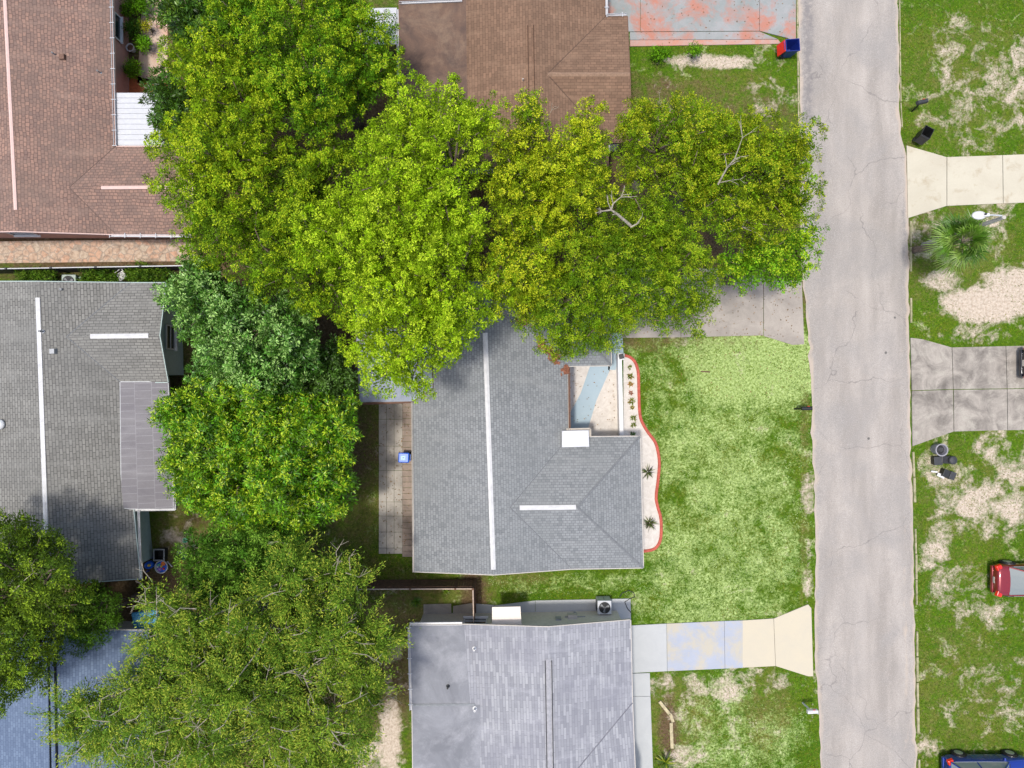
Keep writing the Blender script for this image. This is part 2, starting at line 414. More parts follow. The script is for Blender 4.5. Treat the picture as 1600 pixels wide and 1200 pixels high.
# ---------------------------------------------------------------- ground
def blobs(px, py, lst):
    out = np.zeros_like(px)
    for (cx, cy, rx, ry, a) in lst:
        d = np.sqrt(((px - cx) / rx) ** 2 + ((py - cy) / ry) ** 2)
        out = np.maximum(out, a * np.clip(1.6 - d, 0, 1) ** 0.8)
    return out
SAND = [(1540, 475, 60, 26, 1.0), (1590, 450, 50, 30, .9), (1450, 260, 20, 30, .2), (1530, 160, 90, 90, .40), (1500, 60, 60, 50, .34), (1590, 120, 25, 60, .5),
        (1480, 375, 80, 45, .42), (1560, 330, 40, 30, .45), (1470, 440, 40, 20, .5), (1520, 520, 60, 15, .48),
        (1470, 740, 35, 50, .46), (1545, 790, 70, 40, .62), (1560, 700, 50, 30, .5), (1465, 860, 22, 60, .52), (1590, 730, 30, 40, .55), (1500, 930, 50, 50, .42), (1570, 960, 50, 30, .40),
        (1540, 1080, 80, 80, .32), (1455, 1170, 20, 30, .45), (1420, 1180, 8, 20, .7),
        (1100, 95, 50, 9, .8), (1165, 98, 60, 10, .6), (1035, 135, 25, 30, .35), (1200, 130, 40, 60, .36),
        (1262, 770, 12, 35, .65), (1262, 900, 8, 60, .45), (1270, 1080, 8, 60, .35), (1100, 1075, 100, 25, .42), (1050, 1062, 20, 12, .45), (1075, 1180, 30, 20, .5), (1180, 1060, 60, 20, .42), (1120, 1130, 90, 60, .3),
        (610, 1150, 16, 60, .8), (615, 1050, 18, 50, .45), (580, 1185, 40, 25, .6), (270, 830, 25, 40, .4), (300, 850, 40, 15, .5),
        (1110, 300, 200, 60, .2)]
PALE_ = [(1175, 575, 85, 48, 1.25), (1150, 620, 100, 40, .62), (1110, 700, 90, 70, .66), (1150, 760, 70, 60, .72), (1210, 610, 35, 70, .6), (1100, 850, 90, 70, .62), (1085, 930, 70, 45, .72), (1180, 860, 70, 90, .60), (1190, 720, 60, 60, .45),
        (1170, 930, 60, 40, .55), (900, 912, 130, 14, .45), (1040, 560, 50, 25, .45), (1130, 1120, 60, 60, .52), (1180, 1160, 60, 50, .5), (1110, 1180, 40, 30, .6), (1060, 610, 40, 60, .42), (1010, 925, 20, 40, .4)]
PALE = [(a, b, c * 1.05, d * 1.05, e - (.10 if e < .9 else 0)) for a, b, c, d, e in PALE_]
DRY = [(560, 750, 60, 130, .6), (520, 870, 100, 60, .40), (600, 680, 60, 60, .55), (680, 925, 90, 25, .6), (620, 1000, 60, 110, .6), (990, 535, 40, 12, .6), (1100, 533, 120, 7, .6), (1257, 640, 7, 200, .5), (1257, 860, 7, 80, .5), (1500, 120, 110, 120, .36),
       (1500, 1080, 100, 120, .38), (1500, 800, 100, 120, .3), (1200, 1110, 40, 60, .5), (1060, 1120, 60, 60, .5), (280, 840, 60, 60, .6), (1500, 400, 100, 80, .42), (1100, 160, 120, 60, .42), (800, 905, 60, 14, .5), (1500, 650, 90, 30, .3)]
DIRT = [(760, 330, 520, 170, 1.0), (400, 250, 260, 260, 1.0), (400, 640, 150, 200, .75), (330, 860, 70, 50, .45), (200, 940, 110, 60, 1.0), (560, 700, 35, 60, .62), (450, 850, 60, 60, .5), (350, 1050, 260, 180, .85), (40, 1000, 180, 200, .95), (540, 520, 60, 60, 1),
        (1035, 140, 22, 25, .6), (640, 975, 40, 30, .6), (620, 1060, 30, 90, .6), (740, 930, 20, 60, .8), (200, 350, 250, 80, 1.0), (195, 60, 70, 130, .7), (1045, 1140, 15, 45, .85), (250, 905, 40, 20, .8), (1570, 115, 15, 50, .2), (40, 430, 60, 8, .5)]
xs = np.concatenate([[-600, -300, -150, -80], np.linspace(-42, 42, 281), [80, 150, 300, 600]])
ys = np.concatenate([[-600, -300, -150, -70], np.linspace(-34, 34, 227), [70, 150, 300, 600]])
X, Y = np.meshgrid(xs, ys)
nx, ny = len(xs), len(ys)
co = np.stack([X.ravel(), Y.ravel(), np.zeros(X.size)], 1)
gpx = 800 + X.ravel() * S; gpy = 600 - Y.ravel() * S
idx = np.arange(nx * ny).reshape(ny, nx)
fc = np.stack([idx[:-1, :-1].ravel(), idx[:-1, 1:].ravel(), idx[1:, 1:].ravel(), idx[1:, :-1].ravel()], 1)
def np_mesh(name, co, quads, mat):
    me = bpy.data.meshes.new(name)
    me.vertices.add(len(co)); me.vertices.foreach_set('co', co.astype(np.float32).ravel())
    k = quads.shape[1]
    me.loops.add(quads.size); me.loops.foreach_set('vertex_index', quads.astype(np.int32).ravel())
    me.polygons.add(len(quads)); me.polygons.foreach_set('loop_start', np.arange(0, quads.size, k, dtype=np.int32))
    me.polygons.foreach_set('loop_total', np.full(len(quads), k, np.int32))
    me.update(calc_edges=True)
    me.materials.append(mat)
    return me
gm = np_mesh('ground', co, fc, M['ground'])
for nm, l in (('sand', SAND), ('pale', PALE), ('dry', DRY), ('dirt', DIRT)):
    a = gm.attributes.new(nm, 'FLOAT', 'POINT'); v = blobs(gpx, gpy, l)
    if nm == 'sand': v = np.maximum(v, 0.10)
    a.data.foreach_set('value', v.astype(np.float32))
g = link(bpy.data.objects.new('ground', gm)); g['kind'] = 'structure'

def interp(tab, y):
    return np.interp(y, [t[1] for t in tab], [t[0] for t in tab])
RL = [(1246, -300), (1247, 0), (1249, 150), (1251, 300), (1254, 430), (1263, 530), (1268, 620), (1269, 720), (1273, 760), (1274, 900), (1272, 960), (1274, 1050), (1279, 1100), (1283, 1200), (1288, 1500)]
RR = [(1398, -300), (1403, 0), (1405, 160), (1408, 215), (1415, 235), (1419, 330), (1420, 520), (1423, 700), (1426, 800), (1428, 900), (1429, 1000), (1430, 1100), (1432, 1200), (1440, 1500)]
def road():
    rows = []
    yy = np.arange(-1400, 2600, 12.0)
    cols = 22
    vs = []; edge = []; grit = []
    for y in yy:
        l = interp(RL, y) + rng.normal(0, 0.9); r = interp(RR, y) + rng.normal(0, 0.9)
        for k in range(cols + 1):
            t = k / cols
            x = l + (r - l) * t
            p = P(x, y)
            vs.append((p[0], p[1], 0.012 + 0.05 * math.sin(math.pi * t)))
            e = max(0, 1 - abs(x - l) / 15, 1 - abs(x - r) / 13)
            if 300 < y < 560 : e = max(e, .8 * max(0, 1 - abs(x - 1408) / 8), 0)
            if y > 800: e = max(e, .75 * max(0, 1 - abs(x - 1415) / 14))
            if y < 100 : e = max(e, .55 * max(0, 1 - abs(x - 1262) / 16))
            edge.append(e)
            gr = max(0, 1 - abs(x - 1262) / 22) * (0.95 if y < 200 else 0.0)
            if 320 < y < 420: gr = max(gr, .7 * max(0, 1 - abs(x - 1412) / 14))
            grit.append(gr)
    n = cols + 1
    idx = np.arange(len(vs)).reshape(-1, n)
    q = np.stack([idx[:-1, :-1].ravel(), idx[1:, :-1].ravel(), idx[1:, 1:].ravel(), idx[:-1, 1:].ravel()], 1)
    me = np_mesh('road', np.array(vs), q, M['road'])
    for nm, arr in (('edge', edge), ('grit', grit)):
        a = me.attributes.new(nm, 'FLOAT', 'POINT'); a.data.foreach_set('value', np.array(arr, np.float32))
    o = link(bpy.data.objects.new('road', me)); o['kind'] = 'structure'
road()

def slabs(name, polys, mats, z=0.06, kind='structure'):
    mb = MB()
    for poly, mi in polys:
        mb.cur = mi
        mb.prism([P(*p)[:2] for p in poly], -0.05, z)
    o = mb.build(name, mats)
    o['kind'] = kind
    return o
# kerb along the right-hand verge
k = MB()
for y0 in range(345, 1500, 40):
    if 520 < y0 + 20 < 705 or random.random() < .16: continue
    a = P(interp(RR, y0) + 3.2 + random.uniform(-.4, .4), y0 + 1); b = P(interp(RR, y0 + 40) + 3.2 + random.uniform(-.4, .4), y0 + 39.4)
    k.beam(a, b, random.uniform(.07, .12), 0.09)
for y0 in range(-400, 190, 40):
    k.beam(P(interp(RR, y0) + 2, y0 + 1), P(interp(RR, y0 + 40) + 2, y0 + 39), 0.05, 0.06)
for y0 in range(-400, 440, 40):
    k.beam(P(interp(RL, y0) - 2, y0 + 1), P(interp(RL, y0 + 40) - 2, y0 + 39), 0.07, 0.07)
o = k.build('kerb_strip', concrete('kerb_concrete', (0.42, 0.37, 0.25), (0.16, 0.17, 0.07), 2.5, 1.0)); o['kind'] = 'structure'

slabs('driveway', [([(1416, 228), (1478, 246), (1478, 322), (1418, 341)], 0), ([(1479, 246), (1565, 243), (1566, 318), (1479, 322)], 0), ([(1566, 243), (1700, 238), (1700, 313), (1567, 318)], 0)], [M['driveA']])
slabs('driveway', [([(1422, 528), (1440, 530), (1486, 543), (1488, 608), (1424, 610)], 0), ([(1487, 543), (1570, 541), (1572, 607), (1489, 608)], 0), ([(1571, 541), (1720, 538), (1720, 605), (1573, 607)], 0),
                   ([(1424, 611), (1488, 609), (1489, 674), (1425, 697)], 0), ([(1489.5, 609), (1572, 608), (1573, 672), (1490, 674)], 0), ([(1573, 608), (1720, 606), (1720, 670), (1574, 672)], 0)], [M['driveB']])
slabs('driveway', [([(950, 420), (1063, 420), (1063, 527), (972, 528)], 0), ([(1064, 420), (1192, 420), (1192, 524), (1064, 527)], 0), ([(1193, 436), (1252, 440), (1256, 538), (1238, 539), (1193, 525)], 0)], [M['driveC']])
slabs('driveway', [([(984, 977), (1041, 974), (1042, 1048), (984, 1051)], 0), ([(1041.5, 974), (1131, 970), (1132, 1044), (1042.5, 1048)], 1), ([(1131.5, 970), (1160, 969), (1160, 1042.5), (1132.5, 1044)], 1), ([(1160, 969), (1208, 966), (1211, 1040), (1160, 1042.5)], 2),
                   ([(1208.6, 966), (1262, 944), (1267, 950), (1270, 1056), (1262, 1056), (1211.6, 1040)], 2)], [M['pad1'], M['pad2'], M['pad3']])
slabs('footpath', [([(984, 1052), (1015, 1051), (1016, 1087), (984, 1087)], 0), ([(984, 1087.6), (1016, 1087.6), (1021, 1230), (988, 1230)], 0)], [M['pad1']])
slabs('driveway', [([(930, -80), (1000, -80), (1000, 50), (930, 50)], 0), ([(1000.6, -80), (1186, -80), (1186, 49), (1000.6, 50)], 0), ([(1186.6, -80), (1243, -80), (1243, 68), (1230, 60), (1186.6, 49)], 0),
                   ([(984, 51), (1186, 50), (1215, 62), (984, 63)], 0), ([(984, 63.6), (1215, 62.6), (1220, 69), (984, 73)], 1)], [M['painted'], M['redstrip']])
# slabs behind the blue-grey house
pl = []
for (y0, y1) in ((600, 655), (655, 697), (697, 735), (735, 784), (784, 806), (806, 831), (831, 856), (856, 865)):
    for (x0, x1) in ((592, 604), (604, 616), (616, 629)):
        pl.append(([(x0 + .3, y0 + .3), (x1 - .2, y0 + .3), (x1 - .2, y1 - .2), (x0 + .3, y1 - .2)], 0))
for y0 in range(600, 870, 9):
    pl.append(([(629, y0 + .2), (650, y0 + .2), (650, y0 + 8.7), (629, y0 + 8.7)], 1))
slabs('patio', pl, [M['patio'], M['brickstrip']], 0.05)
# concrete north of the pale house
slabs('patio', [([(662, 944), (705, 943), (706, 990), (662, 990)], 1), ([(708, 947), (738, 942), (738, 990), (707, 990)], 1), ([(742, 943), (772, 945), (772, 990), (742, 990)], 0), ([(772.6, 946), (836, 938), (836, 990), (772.6, 990)], 0), ([(836.6, 938), (985, 935), (986, 990), (836.6, 990)], 0)],
      [M['pad1'], M['patio']], 0.05)
slabs('footpath', [([(-60, 378), (300, 374), (306, 408), (-60, 412)], 0)], [M['stone']], 0.05)
slabs('gravel_bed', [([(878, 568), (962, 568), (964.5, 578), (967, 692), (878, 692)], 0)], [M['gravel']], 0.035)
slabs('footpath', [([(926, 560), (955, 560), (952, 580), (932, 625), (919, 668), (920, 690), (885, 690), (888, 650), (907, 615)], 0), ([(950, 520), (972, 520), (974, 552), (964, 556), (962, 578), (950, 578)], 0)], [M['blueway']], 0.05)
EDGE = [(974, 555), (984, 558), (992, 566), (997, 582), (998, 610), (999, 640), (1002, 657), (1012, 675), (1023, 690), (1028, 706), (1030, 725), (1028, 750), (1025, 775), (1027, 790), (1032, 808), (1033, 828), (1031, 845), (1024, 856), (1013, 860), (1002, 861)]
slabs('gravel_bed', [([(974, 556)] + EDGE[1:] + [(975, 861), (974, 700)], 0)], [M['gravel']], 0.03)
slabs('patio', [([(225, -40), (262, -40), (262, 130), (215, 130)], 0), ([(205, 118), (262, 130), (262, 230), (175, 230)], 1)], [concrete('pale_patio', (0.55, 0.44, 0.36), (0.4, 0.28, 0.2), .9, .8, extra=(.5, .22, .14), extra_scale=.9, thr=.55), M['terracotta']], 0.03)

# ---------------------------------------------------------------- houses
class Roof:
    def __init__(s, faces):   # faces: list of ([(px,py,h)...], material index)
        s.faces = [([Vector(P(*v)) for v in f], m) for f, m in faces]
    def z(s, x, y):
        best = None
        for f, m in s.faces:
            n = len(f); inside = False; j = n - 1
            for i in range(n):
                if (f[i].y > y) != (f[j].y > y) and x < (f[j].x - f[i].x) * (y - f[i].y) / (f[j].y - f[i].y) + f[i].x: inside = not inside
                j = i
            if inside:
                nn = Vector((0, 0, 0))
                for i in range(n): nn += f[i].cross(f[(i + 1) % n])
                c = sum(f, Vector()) / n
                z = c.z - (nn.x * (x - c.x) + nn.y * (y - c.y)) / nn.z
                best = z if best is None else min(best, z)
        return best
    def build(s, parent, mats, fasc, gutters=None, name='roof'):
        mb = MB(); mb.uv = []
        und = MB(); fa = MB()
        cnt = {}
        key = lambda v: (round(v.x, 2), round(v.y, 2))
        for f, m in s.faces:
            n = len(f)
            area = sum(f[i].x * f[(i + 1) % n].y - f[(i + 1) % n].x * f[i].y for i in range(n))
            if area < 0: f = f[::-1]
            nn = Vector((0, 0, 0))
            for i in range(n): nn += f[i].cross(f[(i + 1) % n])
            nn.normalize()
            up = Vector((0, 0, 1)) - nn * nn.z
            if up.length < 0.02: up = Vector((0, 1, 0))
            up.normalize(); u = up.cross(nn).normalized()
            mb.cur = m
            mb.add(f, [tuple(range(n))])
            mb.uv.append([(p.dot(u), p.dot(up)) for p in f])
            und.add([p - Vector((0, 0, 0.13)) for p in f], [tuple(range(n))[::-1]])
            for i in range(n):
                a, b = f[i], f[(i + 1) % n]
                k1 = (key(a), key(b)); k2 = (key(b), key(a))
                if k2 in cnt: del cnt[k2]
                else: cnt[k1] = (a, b)
        for a, b in cnt.values():
            d = (b - a)
            if d.length < 0.05: continue
            nrm = Vector((d.y, -d.x, 0)).normalized() * 0.02
            fa.beam(a + nrm - Vector((0, 0, .16)), b + nrm - Vector((0, 0, .16)), 0.04, 0.155)
        r = mb.build(name, mats, parent)
        und.build('soffit', M['offwhite'], parent)
        fa.build('fascia', fasc, parent)
        return r
def walls(parent, roof, foot, mat, name='wall', n=8):
    mb = MB()
    pts = [Vector(p) for p in foot]
    m = len(pts)
    for i in range(m):
        a, b = pts[i], pts[(i + 1) % m]
        prev = None
        for k in range(n + 1):
            p = a.lerp(b, k / n)
            z = roof.z(p.x, p.y)
            z = (z - 0.14) if z is not None else 2.4
            cur = ((p.x, p.y, 0), (p.x, p.y, z))
            if prev: mb.add([prev[0], cur[0], cur[1], prev[1]], [(0, 1, 2, 3)])
            prev = cur
    return mb.build(name, mat, parent)
def window(parent, c, w, h, ang, frame=None, depth=0.06):
    # c = centre on the wall plane, ang = direction of the outward normal
    f = MB(); dx, dy = math.cos(ang), math.sin(ang); rz = ang + math.pi / 2
    c0 = (c[0] + dx * depth / 2, c[1] + dy * depth / 2)
    for sx in (-1, 1): f.box((c0[0] - dy * sx * w / 2, c0[1] + dx * sx * w / 2, c[2]), (0.07, depth, h + .07), rz)
    for sz in (-1, 1): f.box((c0[0], c0[1], c[2] + sz * h / 2), (w - .07, depth, 0.07), rz)
    f.box((c0[0], c0[1], c[2]), (w - .07, depth * .8, 0.04), rz)
    f.box((c[0] + dx * .07, c[1] + dy * .07, c[2] - h / 2 - .06), (w + .16, .14, .05), rz)
    fr = f.build('window', frame or M['white'], parent)
    g = MB().box((c[0] + dx * .015, c[1] + dy * .015, c[2]), (w - .07, 0.02, h - .07), rz).build('pane', M['glass'], fr)
    return fr
def door(parent, c, ang, mat):
    dx, dy = math.cos(ang), math.sin(ang); rz = ang + math.pi / 2
    d = MB().box((c[0] + dx * .03, c[1] + dy * .03, 1.03), (0.9, .06, 2.05), rz).build('door', mat, parent)
    MB().box((c[0] + dx * .08 - dy * .36, c[1] + dy * .08 + dx * .36, 1.0), (0.05, .06, .12), rz).build('handle', M['grey'], d)
def ridge(parent, a, b, w, mat, name='ridge_cap', lift=0.02):
    a = Vector(P(*a)); b = Vector(P(*b))
    d = (b - a); n = Vector((-d.y, d.x, 0)).normalized() * w / 2
    up = Vector((0, 0, lift)); dr = Vector((0, 0, 0.025))
    mb = MB().add([a - n - dr + up, b - n - dr + up, b + up * 1.6, a + up * 1.6, a + n - dr + up, b + n - dr + up], [(0, 1, 2, 3), (3, 2, 5, 4)])
    # little end skirts give it a thickness
    mb.add([a - n - dr + up, b - n - dr + up, b - n - dr * 3, a - n - dr * 3], [(3, 2, 1, 0)])
    mb.add([a + n - dr + up, b + n - dr + up, b + n - dr * 3, a + n - dr * 3], [(0, 1, 2, 3)])
    return mb.build(name, mat, parent)
def gutter(parent, pts, mat, w=0.09, name='gutter', brackets=False):
    mb = MB()
    for i in range(len(pts) - 1):
        a = Vector(P(*pts[i])); b = Vector(P(*pts[i + 1]))
        d = (b - a).normalized(); n = Vector((-d.y, d.x, 0)) * w / 2
        mb.beam(a - n * .9, b - n * .9, 0.015, 0.10, -.05); mb.beam(a + n * .9, b + n * .9, 0.015, 0.10, -.05); mb.beam(a, b, w, 0.02, -.06)
        if brackets:
            L = (b - a).length; k = 0.0
            while k < L:
                mb.box(tuple(a + d * k + Vector((0, 0, .055))), (w * 2, .03, .02), math.atan2(d.y, d.x) + math.pi / 2); k += 0.8
    return mb.build(name, mat, parent)
def vent(parent, px, py, h, mat, kind='pipe', r=0.05):
    p = P(px, py, h)
    mb = MB()
    if kind == 'pipe': mb.lathe((p[0], p[1], p[2] - .1), [(r * 2, 0), (r * 2, .11), (r, .13), (r, .4), (r * .7, .4), (r * .7, .35)], 12)
    elif kind == 'box': mb.box((p[0], p[1], p[2] + .08), (.3, .3, .26), .05, .8)
    else: mb.lathe((p[0], p[1], p[2] - .1), [(.15, 0), (.15, .12), (.26, .18), (.24, .26), (.12, .34), (.02, .36)], 16)
    return mb.build('roof_vent', mat, parent, smooth=(kind == 'dome'))
E0 = 2.6

# --- blue-grey house in the middle
r = Roof([
    ([(641, 440, E0), (758, 440, 3.5), (771, 898, 3.5), (647, 893, E0)], 0),
    ([(758, 440, 3.5), (771, 898, 3.5), (893, 889, E0), (797, 793, 3.36), (888, 683, E0), (887, 572, E0), (825, 502, 3.06), (884, 440, E0)], 0),
    ([(797, 793, 3.36), (888, 683, E0), (1000, 682, E0), (902, 792, 3.36)], 0),
    ([(797, 793, 3.36), (902, 792, 3.36), (1005, 887, E0), (893, 889, E0)], 0),
    ([(902, 792, 3.36), (1000, 682, E0), (1005, 887, E0)], 0),
    ([(825, 502, 3.06), (887, 572, E0), (955, 571, E0), (893, 502, 3.06)], 0),
    ([(825, 502, 3.06), (893, 502, 3.06), (953, 432, E0), (884, 440, E0)], 0),
    ([(893, 502, 3.06), (955, 571, E0), (953, 432, E0)], 0)])
hD = thing('house', 'blue-grey shingled house in the middle with white gravel court and a long white ridge strip', 'house', P(770, 680))
r.build(hD, [M['roofD']], M['offwhite'])
w_ = lambda px, py, ox, oy: (P(px, py, E0)[0] + ox, P(px, py, E0)[1] + oy, 0)
walls(hD, r, [w_(641, 442, .4, -.3), w_(647, 893, .4, .35), w_(1005, 887, -.45, .4), w_(1000, 682, -.45, -.45), w_(888, 683, -.45, -.45), w_(887, 572, -.45, .45), w_(955, 571, -.45, .45), w_(953, 434, -.45, -.45)], M['white'])
fr_ = Roof([([(552, 440, 2.62), (668, 440, 2.92), (676, 606, 2.93), (644, 627, 2.74), (562, 629, 2.62)], 0)])
fr_.build(hD, [M['flatD']], M['brown'], name='flat_roof')
walls(hD, fr_, [w_(556, 442, .3, -.3), w_(563, 627, .35, .35), w_(640, 627, .2, .35)], M['white'], 'porch_wall')
ridge(hD, (758, 520, 3.5), (771, 890, 3.5), 0.24, M['whitecap'])
ridge(hD, (812, 793.5, 3.37), (900, 792.5, 3.37), 0.24, M['whitecap'])
for a, b in (((902, 792, 3.36), (1000, 682, E0)), ((902, 792, 3.36), (1005, 887, E0)), ((893, 502, 3.06), (955, 571, E0))):
    ridge(hD, a, b, 0.17, M['hipcap'], 'hip_cap', 0.008)
gutter(hD, [(644, 628, 2.62), (646, 894, 2.62)], M['offwhite'], 0.07)
gutter(hD, [(562, 631, 2.62), (660, 627, 2.62)], M['brown'], 0.14)
gutter(hD, [(889, 574, 2.6), (890, 672, 2.6)], M['brown'], 0.10)
gutter(hD, [(885, 671, 2.68), (922, 670, 2.68), (922, 682, 2.68)], M['offwhite'], 0.10)
c0 = MB(); c0.prism([P(x, y, 2.95)[:2] for x, y in ((878, 673), (920, 672), (921, 698), (878, 699))], 2.88, 2.95)
bevel(c0.build('porch_cover', M['whitemetal'], hD), .02)
for (x, y, s) in ((868, 560, .5), (884, 578, .35), (816, 500, .5), (846, 538, .45), (858, 548, .4)):
    mb = MB()
    for _ in range(60):
        qx, qy = x + random.gauss(0, 7 * s), y + random.gauss(0, 9 * s)
        p = P(qx, qy, 2.6); z = r.z(p[0], p[1]) or 2.6
        mb.box((p[0], p[1], z + .03), (.16, .07, .02), random.uniform(0, 3), rx=random.uniform(-.5, .5))
    mb.build('leaf_litter', M['rust'], hD)
window(hD, (w_(888, 640, -.45, 0)[0], P(0, 640)[1], 1.4), 1.4, 1.1, 0)
window(hD, (P(950, 0, E0)[0], w_(0, 682, 0, -.45)[1], 1.4), 1.6, 1.1, math.pi / 2)
window(hD, (w_(1003, 0, -.45, 0)[0], P(0, 780)[1], 1.4), 1.8, 1.2, 0)
door(hD, (w_(888, 0, -.45, 0)[0], P(0, 606)[1]), 0, M['blue'])
window(hD, (w_(645, 0, .4, 0)[0], P(0, 800)[1], 1.4), 1.4, 1.0, math.pi)
door(hD, (w_(645, 0, .4, 0)[0], P(0, 690)[1]), math.pi, M['white'])

for a, b in (((797, 793, 3.36), (888, 684, E0)), ((797, 793, 3.36), (893, 888, E0)), ((825, 502, 3.06), (887, 572, E0))):
    ridge(hD, a, b, 0.10, M['hipcap'], 'valley', 0.012)
# --- house A, upper left
r = Roof([
    ([(-220, -160, E0), (0, -160, 3.75), (25, 361, 3.75), (-220, 366, E0)], 0),
    ([(0, -160, 3.75), (25, 361, 3.75), (180, 366, E0), (108, 293, 3.22), (180, 229, E0), (171, -160, E0)], 0),
    ([(108, 293, 3.22), (180, 229, E0), (300, 229, E0), (300, 293, 3.22)], 0),
    ([(108, 293, 3.22), (300, 293, 3.22), (300, 367, E0), (180, 366, E0)], 0)])
hA = thing('house', 'brown tiled house with pink ridge strips at the upper left corner', 'house', P(40, 150))
r.build(hA, [M['roofA']], M['pinkstrip'])
walls(hA, r, [w_(-218, -158, .5, 0), w_(-218, 366, .5, .35), w_(299, 367, -.3, .35), w_(299, 229, -.3, -.4), w_(178, 229, -.55, -.4), w_(172, -158, -.55, 0)], M['pinkwall'])
ridge(hA, (3, -80, 3.76), (24, 328, 3.76), 0.17, M['pinkstrip'])
ridge(hA, (158, 293, 3.23), (292, 292, 3.23), 0.17, M['pinkstrip'])
gutter(hA, [(173, -60, 2.6), (180, 228, 2.6)], M['whitemetal'], 0.12, brackets=True)
gutter(hA, [(172, 368, 2.6), (300, 369, 2.6)], M['whitemetal'], 0.13, brackets=True)
for a, b in (((108, 293, 3.22), (180, 229, E0)), ((108, 293, 3.22), (180, 365, E0))): ridge(hA, a, b, 0.09, M['hipA'], 'valley', .012)
vent(hA, 100, 91, 3.1, M['brown'], 'box'); vent(hA, 87, 86, 3.2, M['grey'], 'pipe', .04); vent(hA, 157, 114, 2.75, M['grey'], 'pipe', .04)
pc = MB()
for i in range(10):
    y0 = 145 + i * 8.2; y1 = y0 + 7.7
    a = [P(181, y0, 2.5), P(280, y0, 2.3), P(281, y1, 2.3), P(182, y1, 2.5)]
    pc.add(a + [(p[0], p[1], p[2] - .05) for p in a], [(3, 2, 1, 0), (4, 5, 6, 7), (0, 1, 5, 4), (1, 2, 6, 5), (2, 3, 7, 6), (3, 0, 4, 7)])
a = [P(181, 145, 2.46), P(280, 145, 2.26), P(281, 228, 2.26), P(182, 228, 2.46)]
pc.add(a, [(3, 2, 1, 0)])
pc.build('patio_cover', M['whitemetal'], hA)
for (x, y) in ((275, 150), (275, 222)):
    p = P(x, y, 2.2); MB().box((p[0], p[1], 1.1), (.09, .09, 2.2)).build('post', M['whitemetal'], hA)
window(hA, (w_(176, 0, -.55, 0)[0], P(0, 60)[1], 1.5), 1.3, 1.1, 0)
window(hA, (w_(174, 0, -.55, 0)[0], P(0, -30)[1], 1.5), 1.3, 1.1, 0)
window(hA, (P(60, 0)[0], w_(0, 366, 0, .35)[1], 1.5), 1.3, 1.1, -math.pi / 2)
# --- house B, top centre
r = Roof([
    ([(622, -200, 2.7), (726, -200, 2.9), (731, 260, 2.9), (626, 260, 2.7)], 1),
    ([(726, -200, 2.9), (826, -200, 3.6), (834, 260, 3.6), (731, 260, 2.9)], 0),
    ([(826, -200, 3.6), (834, 260, 3.6), (950, 260, E0), (950, 222, E0), (855, 116, 3.4), (946, 25, E0), (942, -200, E0)], 0),
    ([(855, 116, 3.4), (946, 25, E0), (980, 25, E0), (984, 116, 3.4)], 0),
    ([(855, 116, 3.4), (984, 116, 3.4), (987, 222, E0), (950, 222, E0)], 0)])
hB = thing('house', 'brown shingled house at the top centre beside the red painted driveway', 'house', P(800, 60))
r.build(hB, [M['roofB'], M['flatB']], M['brown'])
walls(hB, r, [w_(626, -198, .4, -.3), w_(628, 258, .4, .3), w_(948, 258, -.45, .3), w_(950, 222, -.45, .3), w_(986, 222, -.4, .4), w_(980, 26, -.4, -.4), w_(946, 26, -.4, -.4), w_(943, -198, -.4, 0)], M['cream'])
for dx in (-4.7, 4.7):
    ridge(hB, (829 + dx, 40, 3.56), (832 + dx, 230, 3.56), 0.03, M['brown'], 'ridge_vent', .05)
for a, b in (((855, 116, 3.4), (946, 26, E0)), ((855, 116, 3.4), (950, 221, E0))): ridge(hB, a, b, 0.10, M['hipB'], 'valley', .012)
ridge(hB, (855, 116, 3.4), (984, 116, 3.4), .22, M['ridgeB'], 'ridge_cap', .01)
ridge(hB, (730, -100, 2.9), (731, 255, 2.9), .05, M['hipB'], 'flashing', .01)
gutter(hB, [(624, 5, 2.74), (722, 1, 2.95)], M['whitemetal'], 0.12)
gutter(hB, [(622, 14, 2.6), (625, 250, 2.6)], M['whitemetal'], 0.18)
gutter(hB, [(947, -60, 2.62), (948, 24, 2.62), (979, 23, 2.62)], M['whitemetal'], 0.12, brackets=True)
gutter(hB, [(951, 240, 2.5), (952, 222, 2.5), (975, 221, 2.5)], M['whitemetal'], 0.09)
mb = MB()
for i in range(6):
    y0 = 13 + i * 9.6
    a = [P(556, y0, 2.35), P(620, y0 - 1, 2.5), P(621, y0 + 8, 2.5), P(557, y0 + 9, 2.35)]
    mb.add(a + [(p[0], p[1], p[2] - .05) for p in a], [(3, 2, 1, 0), (4, 5, 6, 7), (0, 1, 5, 4), (1, 2, 6, 5), (2, 3, 7, 6), (3, 0, 4, 7)])
mb.build('patio_cover', M['whitemetal'], hB)
for (x, y) in ((560, 18), (560, 64)):
    p = P(x, y, 2.3); MB().box((p[0], p[1], 1.15), (.09, .09, 2.3)).build('post', M['whitemetal'], hB)
vent(hB, 817, 127, 3.45, M['white'], 'pipe', .03)
window(hB, (w_(944, 0, -.4, 0)[0], P(0, -40)[1], 1.4), 1.5, 1.1, 0)
window(hB, (w_(983, 0, -.4, 0)[0], P(0, 120)[1], 1.4), 1.6, 1.1, 0)
